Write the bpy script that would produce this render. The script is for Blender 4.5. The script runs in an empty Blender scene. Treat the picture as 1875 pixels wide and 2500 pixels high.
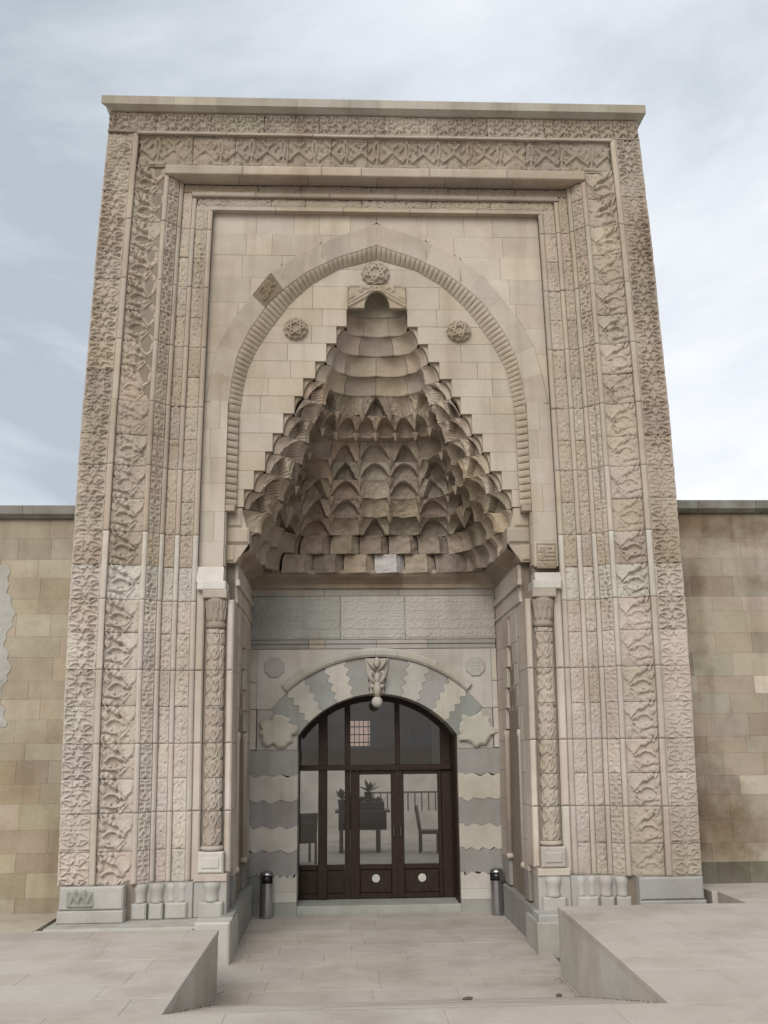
import bpy, math, random
import numpy as np
from mathutils import Matrix, Vector

random.seed(7)
rng = np.random.default_rng(11)
SC = bpy.context.scene
COL = SC.collection

# ------------------------------------------------------------------ camera
cam_d = bpy.data.cameras.new("camera")
cam = bpy.data.objects.new("camera", cam_d)
COL.objects.link(cam)
pit, yaw, rol = math.radians(13.68), math.radians(2.57), math.radians(-0.62)
fw = Vector((math.sin(yaw) * math.cos(pit), math.cos(yaw) * math.cos(pit), math.sin(pit)))
rt = fw.cross(Vector((0, 0, 1))).normalized()
up = rt.cross(fw)
rt, up = math.cos(rol) * rt + math.sin(rol) * up, -math.sin(rol) * rt + math.cos(rol) * up
cam.matrix_world = Matrix(((rt.x, up.x, -fw.x, -0.52), (rt.y, up.y, -fw.y, -12.6), (rt.z, up.z, -fw.z, 2.44), (0, 0, 0, 1)))
cam_d.sensor_fit = 'VERTICAL'
cam_d.sensor_height = 36.0
cam_d.lens = 33.91
cam_d.clip_start = 0.1
cam_d.clip_end = 3000
SC.camera = cam

# ------------------------------------------------------------------ world, sun, exposure
SUN_EL, SUN_AZ = math.radians(34), math.radians(197)     # azimuth measured clockwise from +Y (the facade looks to -Y)
world = bpy.data.worlds.new("World")
SC.world = world
world.use_nodes = True
wt = world.node_tree
wt.nodes.clear()
def wn(t, **k):
    n = wt.nodes.new(t)
    for a, b in k.items(): setattr(n, a, b)
    return n
w_out = wn('ShaderNodeOutputWorld'); w_bg = wn('ShaderNodeBackground')
w_bg.inputs['Strength'].default_value = 0.088
sky = wn('ShaderNodeTexSky', sky_type='NISHITA', sun_disc=False)
sky.sun_elevation = SUN_EL; sky.sun_rotation = SUN_AZ
sky.air_density = 1.0; sky.dust_density = 2.0
w_tc = wn('ShaderNodeTexCoord')
w_map = wn('ShaderNodeMapping'); w_map.inputs['Scale'].default_value = (1, 1, 2.2)
w_map.inputs['Location'].default_value = (8.7, -6.8, 14.95)
wt.links.new(w_tc.outputs['Generated'], w_map.inputs['Vector'])
w_n1 = wn('ShaderNodeTexNoise'); w_n1.inputs['Scale'].default_value = 1.1; w_n1.inputs['Detail'].default_value = 8; w_n1.inputs['Roughness'].default_value = .57; w_n1.inputs['Distortion'].default_value = .3
wt.links.new(w_map.outputs[0], w_n1.inputs['Vector'])
w_r1 = wn('ShaderNodeValToRGB')
e = w_r1.color_ramp.elements
e[0].position = .37; e[0].color = (3.85, 4.25, 4.7, 1)
e[1].position = .60; e[1].color = (7.75, 7.8, 8.1, 1)
x = w_r1.color_ramp.elements.new(.47); x.color = (5.9, 6.25, 6.75, 1)
wt.links.new(w_n1.outputs['Fac'], w_r1.inputs['Fac'])
w_mix = wn('ShaderNodeMix', data_type='RGBA'); w_mix.inputs['Factor'].default_value = .93
wt.links.new(sky.outputs[0], w_mix.inputs['A']); wt.links.new(w_r1.outputs[0], w_mix.inputs['B'])
wt.links.new(w_mix.outputs['Result'], w_bg.inputs['Color'])
wt.links.new(w_bg.outputs[0], w_out.inputs['Surface'])

sun_d = bpy.data.lights.new("sun", 'SUN'); sun_d.energy = 1.5; sun_d.angle = math.radians(38); sun_d.color = (1, .965, .91)
sun = bpy.data.objects.new("sun", sun_d); COL.objects.link(sun)
sdir = Vector((math.sin(SUN_AZ) * math.cos(SUN_EL), math.cos(SUN_AZ) * math.cos(SUN_EL), math.sin(SUN_EL)))
sun.rotation_euler = sdir.to_track_quat('Z', 'Y').to_euler()
sun.location = (-10, -20, 30)
SC.view_settings.view_transform = 'Standard'; SC.view_settings.look = 'None'
SC.view_settings.exposure = 0.62; SC.view_settings.gamma = 1.0
SC.view_settings.use_curve_mapping = False
SC.cycles.max_bounces = 6; SC.cycles.diffuse_bounces = 4
SC.cycles.transparent_max_bounces = 8

# ------------------------------------------------------------------ materials
def mat_new(name):
    m = bpy.data.materials.new(name); m.use_nodes = True
    t = m.node_tree; t.nodes.clear()
    o = t.nodes.new('ShaderNodeOutputMaterial'); b = t.nodes.new('ShaderNodeBsdfPrincipled')
    t.links.new(b.outputs[0], o.inputs['Surface'])
    return m, t, b

def stone_mat(name, stain=.35, grain=.12, bump=.5, green=.15, streak=.25, rough=.92, warm=(.62, .52, .40), scale=1.0, vary=(.94, 1.05), blotch=0.0):
    """Stone: the piece's own colour (object colour) broken up by blotches, soot streaks, lichen and grain."""
    m, t, b = mat_new(name)
    N = t.nodes.new; L = t.links.new
    oi = N('ShaderNodeObjectInfo'); ge = N('ShaderNodeNewGeometry')
    def noise(sc, det, rough_=.55, vec=None):
        n = N('ShaderNodeTexNoise'); n.inputs['Scale'].default_value = sc * scale; n.inputs['Detail'].default_value = det
        n.inputs['Roughness'].default_value = rough_
        L(vec or ge.outputs['Position'], n.inputs['Vector']); return n.outputs['Fac']
    def rng_(s, a, b_, c, d):
        r = N('ShaderNodeMapRange'); r.inputs[1].default_value = a; r.inputs[2].default_value = b_
        r.inputs[3].default_value = c; r.inputs[4].default_value = d; L(s, r.inputs[0]); return r.outputs[0]
    def mixc(fac, a, b_, mode='MIX'):
        x = N('ShaderNodeMix'); x.data_type = 'RGBA'; x.blend_type = mode
        if isinstance(fac, (int, float)): x.inputs['Factor'].default_value = fac
        else: L(fac, x.inputs['Factor'])
        for s, k in ((a, 'A'), (b_, 'B')):
            if isinstance(s, tuple): x.inputs[k].default_value = (*s, 1)
            else: L(s, x.inputs[k])
        return x.outputs['Result']
    col = oi.outputs['Color']
    # each stone differs a little from its neighbours
    hv = N('ShaderNodeHueSaturation'); L(col, hv.inputs['Color'])
    L(rng_(oi.outputs['Random'], 0, 1, *vary), hv.inputs['Value'])
    mlt = N('ShaderNodeMath'); mlt.operation = 'FRACT'; mm = N('ShaderNodeMath'); mm.operation = 'MULTIPLY'; mm.inputs[1].default_value = 37.7
    L(oi.outputs['Random'], mm.inputs[0]); L(mm.outputs[0], mlt.inputs[0])
    L(rng_(mlt.outputs[0], 0, 1, .88, 1.1), hv.inputs['Saturation'])
    col = hv.outputs['Color']
    big = noise(.55, 4); med = noise(2.6, 6, .62); fine = noise(38, 5, .7)
    col = mixc(rng_(big, .42, .68, 0, stain), col, warm, 'MULTIPLY')
    if blotch:
        mb_ = N('ShaderNodeMapping'); mb_.inputs['Location'].default_value = (5.3, 2.2, 9.1); L(ge.outputs['Position'], mb_.inputs['Vector'])
        col = mixc(rng_(noise(1.15, 7, .62, mb_.outputs[0]), .45, .66, 0, blotch), col, (.43, .355, .28), 'MULTIPLY')
        col = mixc(rng_(noise(3.4, 6, .6, mb_.outputs[0]), .50, .72, 0, blotch * .6), col, (1.22, 1.2, 1.14), 'MULTIPLY')
    mp = N('ShaderNodeMapping'); mp.inputs['Scale'].default_value = (3.2, 3.2, .28); L(ge.outputs['Position'], mp.inputs['Vector'])
    st = noise(1.0, 5, .6, mp.outputs[0])
    col = mixc(rng_(st, .5, .72, 0, streak), col, (.50, .44, .37), 'MULTIPLY')
    col = mixc(rng_(med, .3, .7, .28, -.0), col, (.74, .68, .60), 'MULTIPLY')
    col = mixc(rng_(med, .58, .8, 0, .25), col, (1.12, 1.09, 1.04), 'MULTIPLY')
    lich = noise(1.7, 6, .65, None)
    mp2 = N('ShaderNodeMapping'); mp2.inputs['Location'].default_value = (31, 7, 13); L(ge.outputs['Position'], mp2.inputs['Vector'])
    lich = noise(1.3, 6, .65, mp2.outputs[0])
    col = mixc(rng_(lich, .56, .74, 0, green), col, (.26, .26, .17))
    col = mixc(rng_(fine, .3, .7, grain * 1.6, 0), col, (.55, .5, .45), 'MULTIPLY')
    L(col, b.inputs['Base Color']); b.inputs['Roughness'].default_value = rough
    b.inputs['Specular IOR Level'].default_value = .25
    bp = N('ShaderNodeBump'); bp.inputs['Strength'].default_value = bump; bp.inputs['Distance'].default_value = .012
    add = N('ShaderNodeMath'); add.operation = 'ADD'; mu = N('ShaderNodeMath'); mu.operation = 'MULTIPLY'; mu.inputs[1].default_value = .45
    m2 = noise(11, 6, .65)
    L(fine, mu.inputs[0]); L(mu.outputs[0], add.inputs[0]); L(m2, add.inputs[1]); L(add.outputs[0], bp.inputs['Height'])
    L(bp.outputs[0], b.inputs['Normal'])
    return m

def plain_mat(name, col, rough=.5, metal=0, var=.15, sc=9, spec=.5):
    m, t, b = mat_new(name)
    n = t.nodes.new('ShaderNodeTexNoise'); n.inputs['Scale'].default_value = sc; n.inputs['Detail'].default_value = 5
    g = t.nodes.new('ShaderNodeNewGeometry'); t.links.new(g.outputs['Position'], n.inputs['Vector'])
    r = t.nodes.new('ShaderNodeValToRGB')
    r.color_ramp.elements[0].position = .3; r.color_ramp.elements[1].position = .7
    r.color_ramp.elements[0].color = tuple(c * (1 - var) for c in col) + (1,); r.color_ramp.elements[1].color = tuple(min(1, c * (1 + var)) for c in col) + (1,)
    t.links.new(n.outputs['Fac'], r.inputs['Fac']); t.links.new(r.outputs[0], b.inputs['Base Color'])
    b.inputs['Roughness'].default_value = rough; b.inputs['Metallic'].default_value = metal; b.inputs['Specular IOR Level'].default_value = spec
    return m

M_STONE = stone_mat("weathered_stone", blotch=.22, streak=.36, stain=.40)
M_WALL = stone_mat("old_wall_stone", stain=.35, green=.25, streak=.3, bump=.7, vary=(.9, 1.08), blotch=.35)
M_WALL_R = stone_mat("stained_wall_stone", stain=.6, green=.3, streak=.45, bump=.8, vary=(.85, 1.12), blotch=.8)
M_MARBLE = stone_mat("marble", stain=.25, green=.08, streak=.28, grain=.1, blotch=.3, bump=.3, warm=(.75, .72, .68))
M_PAVE = stone_mat("paving_stone", stain=.3, green=.03, streak=.0, grain=.16, vary=(.965, 1.03), blotch=.3, bump=.25, warm=(.80, .74, .68))
M_VAULT = stone_mat("sooty_stone", stain=.6, green=.08, streak=.4, bump=.6, warm=(.60, .52, .43), blotch=.55, vary=(.88, 1.08))
M_WOOD = plain_mat("dark_wood", (.030, .018, .013), .5, var=.25, sc=14, spec=.18)
M_STEEL = plain_mat("brushed_steel", (.42, .41, .42), .28, 1.0, .08, 3)
M_BLACK = plain_mat("black_plastic", (.012, .012, .013), .35)
M_DISC = plain_mat("pale_metal_disc", (.5, .5, .46), .45, .3)
M_PLASTER = plain_mat("pale_plaster", (.60, .58, .55), .9, sc=2)
M_BRICK = plain_mat("pink_plaster", (.62, .46, .40), .9, sc=3)
M_DARKPL = plain_mat("brown_plaster", (.40, .33, .285), .9, sc=3)
M_LEAF = plain_mat("plant_leaf", (.05, .07, .035), .5)
M_FABRIC = plain_mat("grey_chair_wood", (.12, .10, .09), .6)
M_RUST = plain_mat("iron", (.05, .045, .04), .6)

m, t, b = mat_new("tinted_glass")
t.nodes.remove(b)
tr = t.nodes.new('ShaderNodeBsdfTransparent'); tr.inputs[0].default_value = (.84, .83, .81, 1)
gl = t.nodes.new('ShaderNodeBsdfGlossy'); gl.inputs['Roughness'].default_value = .02
fr = t.nodes.new('ShaderNodeFresnel'); fr.inputs[0].default_value = 1.6
mx = t.nodes.new('ShaderNodeMixShader'); t.links.new(fr.outputs[0], mx.inputs[0]); t.links.new(tr.outputs[0], mx.inputs[1]); t.links.new(gl.outputs[0], mx.inputs[2])
t.links.new(mx.outputs[0], [n for n in t.nodes if n.type == 'OUTPUT_MATERIAL'][0].inputs['Surface'])
M_GLASS = m

# ------------------------------------------------------------------ helpers
SZ = np.array([0, .85, 2, 3, 4.2, 6, 7.1, 9.5, 11.6, 14]); SV = np.array([.985, .985, .992, 1.0, 1.005, 1.0065, 1.005, .995, .978, .97])
def lean(v):
    """The old portal narrows a little to its top and foot; every piece of it follows."""
    v = np.array(v, float).reshape(-1, 3)
    v[:, 0] *= np.interp(v[:, 2], SZ, SV)
    return v

def setp(o, label=None, cat=None, group=None, kind=None):
    if label: o['label'] = label
    if cat: o['category'] = cat
    if group: o['group'] = group
    if kind: o['kind'] = kind
    return o

def empty(name, loc=(0, 0, 0), **k):
    o = bpy.data.objects.new(name, None); COL.objects.link(o); o.location = loc; o.empty_display_size = .2
    return setp(o, **k)

def obj(name, verts, faces, mat, parent=None, color=(.4, .34, .27), smooth=False, warp=False, origin=None, **k):
    v = np.array(verts, float).reshape(-1, 3)
    if warp: v = lean(v)
    if origin is not None: v = v - np.array(origin)
    me = bpy.data.meshes.new(name)
    me.from_pydata(v.tolist(), [], [tuple(int(i) for i in f) for f in faces])
    if mat: me.materials.append(mat)
    if smooth: me.polygons.foreach_set('use_smooth', [True] * len(me.polygons))
    me.update()
    o = bpy.data.objects.new(name, me); COL.objects.link(o)
    if parent: o.parent = parent
    elif origin is not None: o.location = origin
    o.color = (*color, 1)
    return setp(o, **k)

class MB:
    """Collects simple shapes into one mesh."""
    def __init__(s): s.v = []; s.f = []
    def add(s, v, f):
        n = len(s.v); s.v += [tuple(p) for p in v]; s.f += [tuple(i + n for i in q) for q in f]; return s
    def box(s, x0, x1, y0, y1, z0, z1):
        v = [(x, y, z) for z in (z0, z1) for y in (y0, y1) for x in (x0, x1)]
        return s.add(v, [(0, 2, 3, 1), (4, 5, 7, 6), (0, 1, 5, 4), (2, 6, 7, 3), (0, 4, 6, 2), (1, 3, 7, 5)])
    def block(s, x0, x1, y0, y1, z0, z1, c=.008):
        """a box whose front (-y) arrises are chamfered"""
        v = [(x0, y1, z0), (x1, y1, z0), (x1, y1, z1), (x0, y1, z1), (x0, y0 + c, z0), (x1, y0 + c, z0), (x1, y0 + c, z1), (x0, y0 + c, z1),
             (x0 + c, y0, z0 + c), (x1 - c, y0, z0 + c), (x1 - c, y0, z1 - c), (x0 + c, y0, z1 - c)]
        f = [(3, 2, 1, 0), (8, 9, 10, 11)]
        for i in range(4):
            j = (i + 1) % 4
            f += [(i, j, j + 4, i + 4), (i + 4, j + 4, j + 8, i + 8)]
        return s.add(v, f)
    def prism(s, poly, y0, y1, c=0.0):
        """polygon in (x, z) counter-clockwise seen from -y, pushed from y0 (front) to y1"""
        n = len(poly); cx = sum(p[0] for p in poly) / n; cz = sum(p[1] for p in poly) / n
        if c:
            inn = []
            for p in poly:
                dx, dz = cx - p[0], cz - p[1]; d = math.hypot(dx, dz) or 1; inn.append((p[0] + dx / d * c * 1.3, p[1] + dz / d * c * 1.3))
            v = [(p[0], y0, p[1]) for p in inn] + [(p[0], y0 + c, p[1]) for p in poly] + [(p[0], y1, p[1]) for p in poly]
            f = [tuple(range(n)), tuple(range(3 * n - 1, 2 * n - 1, -1))]
            for i in range(n):
                j = (i + 1) % n
                f += [(i, i + n, j + n, j), (i + n, i + 2 * n, j + 2 * n, j + n)]
        else:
            v = [(p[0], y0, p[1]) for p in poly] + [(p[0], y1, p[1]) for p in poly]
            f = [tuple(range(n)), tuple(range(2 * n - 1, n - 1, -1))] + [(i, i + n, (i + 1) % n + n, (i + 1) % n) for i in range(n)]
        return s.add(v, f)
    def lathe(s, prof, cx, cy, n=20, a0=0, a1=2 * math.pi, cap=True):
        full = abs(a1 - a0 - 2 * math.pi) < 1e-6; m_ = n if full else n + 1
        v = []; f = []
        for r, z in prof:
            for i in range(m_):
                a = a0 + (a1 - a0) * i / n; v.append((cx + r * math.cos(a), cy + r * math.sin(a), z))
        for k in range(len(prof) - 1):
            for i in range(n if full else n):
                j = (i + 1) % m_
                f.append((k * m_ + i, k * m_ + j, (k + 1) * m_ + j, (k + 1) * m_ + i))
        if cap:
            f.append(tuple(range(m_ - 1, -1, -1))); f.append(tuple((len(prof) - 1) * m_ + i for i in range(m_)))
        return s.add(v, f)
    def tube(s, pts, r, n=8):
        v = []; f = []
        P = [Vector(p) for p in pts]
        for k, p in enumerate(P):
            d = (P[min(k + 1, len(P) - 1)] - P[max(k - 1, 0)]).normalized()
            a = d.cross(Vector((0, 1, .1))); a = a.normalized() if a.length > 1e-4 else Vector((1, 0, 0)); b_ = d.cross(a)
            rr = r[k] if isinstance(r, (list, tuple)) else r
            for i in range(n):
                w = 2 * math.pi * i / n; q = p + a * (rr * math.cos(w)) + b_ * (rr * math.sin(w)); v.append(q[:])
        for k in range(len(P) - 1):
            for i in range(n): f.append((k * n + i, k * n + (i + 1) % n, (k + 1) * n + (i + 1) % n, (k + 1) * n + i))
        f += [tuple(range(n - 1, -1, -1)), tuple((len(P) - 1) * n + i for i in range(n))]
        return s.add(v, f)
    def ball(s, c, r, n=12, m_=8, sx=1, sy=1, sz=1):
        v = []; f = []
        for k in range(m_ + 1):
            p = math.pi * k / m_
            for i in range(n):
                a = 2 * math.pi * i / n; v.append((c[0] + sx * r * math.sin(p) * math.cos(a), c[1] + sy * r * math.sin(p) * math.sin(a), c[2] - sz * r * math.cos(p)))
        for k in range(m_):
            for i in range(n): f.append((k * n + i, k * n + (i + 1) % n, (k + 1) * n + (i + 1) % n, (k + 1) * n + i))
        return s.add(v, f)
    def build(s, name, mat, parent=None, **k): return obj(name, s.v, s.f, mat, parent, **k)

def vnoise(x, y, seed=0):
    """smooth value noise in numpy"""
    xi = np.floor(x).astype(np.int64); yi = np.floor(y).astype(np.int64); fx = x - xi; fy = y - yi
    fx = fx * fx * (3 - 2 * fx); fy = fy * fy * (3 - 2 * fy)
    def h(a, b_):
        n = (a * 374761393 + b_ * 668265263 + seed * 1442695041) & 0xffffffff
        n = ((n ^ (n >> 13)) * 1274126177) & 0xffffffff
        return ((n ^ (n >> 16)) & 0xffff) / 65535.0
    return (h(xi, yi) * (1 - fx) + h(xi + 1, yi) * fx) * (1 - fy) + (h(xi, yi + 1) * (1 - fx) + h(xi + 1, yi + 1) * fx) * fy

def segd(u, v, segs):
    d = np.full(u.shape, 9.0)
    for (ax, ay, bx, by) in segs:
        dx, dy = bx - ax, by - ay; L2 = dx * dx + dy * dy + 1e-12
        t_ = np.clip(((u - ax) * dx + (v - ay) * dy) / L2, 0, 1)
        d = np.minimum(d, np.hypot(u - ax - t_ * dx, v - ay - t_ * dy))
    return d

def ss(x, a, b):
    t_ = np.clip((x - a) / (b - a), 0, 1); return t_ * t_ * (3 - 2 * t_)

def arcs(cx, cy, rx, ry, a0, a1, n=10):
    P = [(cx + rx * math.cos(math.radians(a0 + (a1 - a0) * i / n)), cy + ry * math.sin(math.radians(a0 + (a1 - a0) * i / n))) for i in range(n + 1)]
    return [(*P[i], *P[i + 1]) for i in range(n)]

def relief(name, parent, u0, u1, v0, v1, hfun, place, mat, color, res=.0115, gap=.002, skirt=.05, warp=True, wear=1.0, **k):
    """one carved stone: a height field over (u, v); place(u, v, h) -> xyz; h is metres out of the wall"""
    u0 += gap; u1 -= gap; v0 += gap; v1 -= gap
    nu = max(2, int(round((u1 - u0) / res)) + 1); nv = max(2, int(round((v1 - v0) / res)) + 1)
    U, V = np.meshgrid(np.linspace(u0, u1, nu), np.linspace(v0, v1, nv))
    H = hfun(U, V)
    e = np.minimum(np.minimum(U - u0, u1 - U), np.minimum(V - v0, v1 - V))
    worn = vnoise(U * 9 + 3.3, V * 9 + 7.7, 5)
    H = H - wear * ss(.012 + .02 * worn - e, 0, .012) * .008
    Up = np.pad(U, 1, mode='edge'); Vp = np.pad(V, 1, mode='edge'); Hp = np.pad(H, 1, constant_values=float(H.min()) - skirt)
    P = np.stack(place(Up, Vp, Hp), -1).reshape(-1, 3)
    if warp: P = lean(P)
    nr, nc = Up.shape
    idx = np.arange(nr * nc).reshape(nr, nc)
    q = np.stack([idx[:-1, :-1], idx[:-1, 1:], idx[1:, 1:], idx[1:, :-1]], -1).reshape(-1, 4)
    # keep faces looking out of the wall
    a = P[q[len(q) // 2]]
    me = bpy.data.meshes.new(name)
    me.vertices.add(len(P)); me.vertices.foreach_set('co', P.astype(np.float32).ravel())
    me.loops.add(q.size); me.polygons.add(len(q))
    me.loops.foreach_set('vertex_index', q.ravel().astype(np.int32))
    me.polygons.foreach_set('loop_start', np.arange(0, q.size, 4, dtype=np.int32))
    sm = np.ones((nr - 1, nc - 1), bool); sm[0] = sm[-1] = False; sm[:, 0] = sm[:, -1] = False
    me.polygons.foreach_set('use_smooth', sm.ravel())
    me.update(calc_edges=True)
    me.materials.append(mat)
    o = bpy.data.objects.new(name, me); COL.objects.link(o); o.parent = parent; o.color = (*color, 1)
    return setp(o, **k)

def jit(c, s=.05):
    f = 1 + random.uniform(-s, s); return tuple(max(0, x * f * (1 + random.uniform(-s, s) * .35)) for x in c)

# colours of the stones themselves
C_UP = (.435, .374, .305)      # old warm stone of the upper part
C_LOW = (.53, .475, .415)     # cleaner stone of the lower part
C_NEW = (.60, .57, .52)        # pale replacement stones
C_IN = (.49, .435, .362)       # plain ashlar of the inner field
C_MARB = (.50, .465, .42)
C_GREY = (.305, .295, .285)
C_BLUE = (.44, .43, .405)
C_PAVE = (.485, .446, .403)

# course joints of the portal
JO = [.81, 1.22, 1.67, 2.08, 2.51, 2.98, 3.44, 3.92, 4.35, 4.81, 5.26, 5.72, 6.18, 6.62, 7.1, 7.55, 8.0, 8.46, 8.93, 9.4, 9.86, 10.32]

# ================================================================== SETTING: ground
PZ = .61                                            # plaza level; the passage floor is z = 0
def tz(x, y): return PZ + (max(0, min(1, (y + 5.05) / 3.1)) * .10 if x > 0 else 0)

g = MB(); g.add([(-900, -900, PZ - .06), (900, -900, PZ - .06), (900, -8.4, PZ - .06), (-900, -8.4, PZ - .06)], [(0, 1, 2, 3)])
obj("ground", g.v + [(-900, .5, PZ - .06), (-9.5, .5, PZ - .06), (-9.5, -8.4, PZ - .06), (900, .5, PZ - .06), (9.5, .5, PZ - .06), (9.5, -8.4, PZ - .06)],
    g.f + [(3, 6, 5, 4), (2, 7, 8, 9)], M_PAVE, color=C_PAVE, kind='structure')
obj("soil", MB().box(-9.5, 9.5, -8.4, 3.0, -.3, -.035).v, MB().box(-9.5, 9.5, -8.4, 3.0, -.3, -.035).f, M_WALL, color=(.2, .17, .13), kind='structure')

def pave(root, name, x0, x1, y0, y1, zf, wx=.9, wy=.45, th=.05, color=C_PAVE, along_y=False, mat=M_PAVE):
    """rows of slabs with broken joints; each slab is an object"""
    ny = max(1, round((y1 - y0) / wy)); wy = (y1 - y0) / ny
    for j in range(ny):
        ya = y0 + j * wy; yb = ya + wy; xa = x0; first = True
        while xa < x1 - .02:
            w = wx * random.uniform(.75, 1.25) * (random.uniform(.35, 1) if first else 1); first = False
            xb = xa + w
            if x1 - xb < .3: xb = x1
            g_ = .0008; c = .0024; dz = random.uniform(-.0012, .0012)
            X0, X1, Y0, Y1 = xa + g_, xb - g_, ya + g_, yb - g_
            v = []
            for (ins, top) in ((0, -th), (0, -c), (c, 0)):
                for (X, Y) in ((X0 + ins, Y0 + ins), (X1 - ins, Y0 + ins), (X1 - ins, Y1 - ins), (X0 + ins, Y1 - ins)):
                    v.append((X, Y, zf(X, Y) + top + dz))
            f = [(8, 9, 10, 11)]
            for i in range(4):
                k = (i + 1) % 4; f += [(i, k, k + 4, i + 4), (i + 4, k + 4, k + 8, i + 8)]
            obj(name, v, f, mat, root, color=jit(color, .022), origin=root.location)
            xa = xb

plaza = empty("plaza", (0, -6.5, PZ - .05), kind='structure')
obj("bedding", MB().box(-9.5, 9.5, -8.4, -5.05, -.2, PZ - .052).v, MB().box(-9.5, 9.5, -8.4, -5.05, -.2, PZ - .052).f, M_PAVE, plaza, color=(.42, .385, .345), origin=plaza.location)
pave(plaza, "paving_slab", -9.5, 9.5, -8.4, -5.05, lambda x, y: PZ, 1.25, .56)

for sx, nm in ((-1, "terrace"), (1, "terrace")):
    T = empty(nm, (sx * 4, -3, 0), kind='structure')
    xi = -1.80 if sx < 0 else 1.85
    yf = -1.75 if sx < 0 else -1.32
    xa, xb = (-9.5, xi) if sx < 0 else (xi, 9.5)
    # core of the terrace under its slabs
    cx0, cx1 = (xa, xi - .06) if sx < 0 else (xi + .06, xb)
    v = [(cx0, -5.05, -.2), (cx1, -5.05, -.2), (cx1, yf + .0, -.2), (cx0, yf, -.2)] + [(x_, y_, tz(x_, y_) - .055) for x_, y_ in ((cx0, -5.05), (cx1, -5.05), (cx1, yf), (cx0, yf))]
    obj("terrace_core", v, [(3, 2, 1, 0), (4, 5, 6, 7), (0, 1, 5, 4), (1, 2, 6, 5), (2, 3, 7, 6), (3, 0, 4, 7)], M_PAVE, T, color=(.38, .35, .31), origin=T.location)
    pave(T, "paving_slab", xa, xi - (.0 if sx < 0 else 0), -5.05, yf, tz, 1.15, .47) if sx < 0 else pave(T, "paving_slab", xi, xb, -5.05, yf, tz, 1.15, .47)
    # upright facing slabs of the cut towards the passage
    ys = [-5.05, -4.2, -3.35, -2.5, yf] if sx < 0 else [-5.05, -4.1, -3.1, -2.2, yf]
    for a, b_ in zip(ys[:-1], ys[1:]):
        o0, o1 = (xi - .055, xi - .006) if sx < 0 else (xi + .006, xi + .055)
        v = [(o0, a + .003, -.2), (o1, a + .003, -.2), (o1, b_ - .003, -.2), (o0, b_ - .003, -.2)] + [(x_, y_, tz(x_, y_) - .052) for x_, y_ in ((o0, a + .003), (o1, a + .003), (o1, b_ - .003), (o0, b_ - .003))]
        obj("facing_slab", v, [(3, 2, 1, 0), (4, 5, 6, 7), (0, 1, 5, 4), (1, 2, 6, 5), (2, 3, 7, 6), (3, 0, 4, 7)], M_PAVE, T, color=jit((.52, .49, .44) if sx > 0 else (.46, .425, .38), .03), origin=T.location)  # right slabs paler than left: light from the left put into the colour

P_ = empty("passage", (0, 0, 0), kind='structure')
pave(P_, "paving_slab", -2.0, 2.0, -2.2, 2.93, lambda x, y: 0, 1.05, .46, color=(.475, .437, .395))
rmp = empty("ramp", (0, -3.6, 0), kind='structure')
pave(rmp, "paving_slab", -1.86, 1.9, -5.05, -2.2, lambda x, y: PZ * (-2.2 - y) / 2.85 if y < -2.2 else 0, 1.1, .475)

# ledges of lower ground between the terraces and the side walls
Lg = empty("ledge", (-6.5, -.3, 0), kind='structure')
pave(Lg, "paving_slab", -9.5, -4.08, -1.7, .80, lambda x, y: .41, 1.2, .6, th=.3, color=(.50, .45, .385))
pave(Lg, "paving_slab", -4.08, -2.26, -1.7, -.42, lambda x, y: .405, 1.2, .6, th=.3, color=(.55, .53, .49))
Lg = empty("ledge", (6.5, -.3, 0), kind='structure')
pave(Lg, "paving_slab", 4.12, 9.5, .12, .80, lambda x, y: .63, 1.2, .6, th=.3, color=(.49, .445, .40))
pave(Lg, "paving_slab", 4.19, 9.5, -1.28, .118, lambda x, y: .63, 1.2, .6, th=.3, color=(.49, .445, .40))

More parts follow.
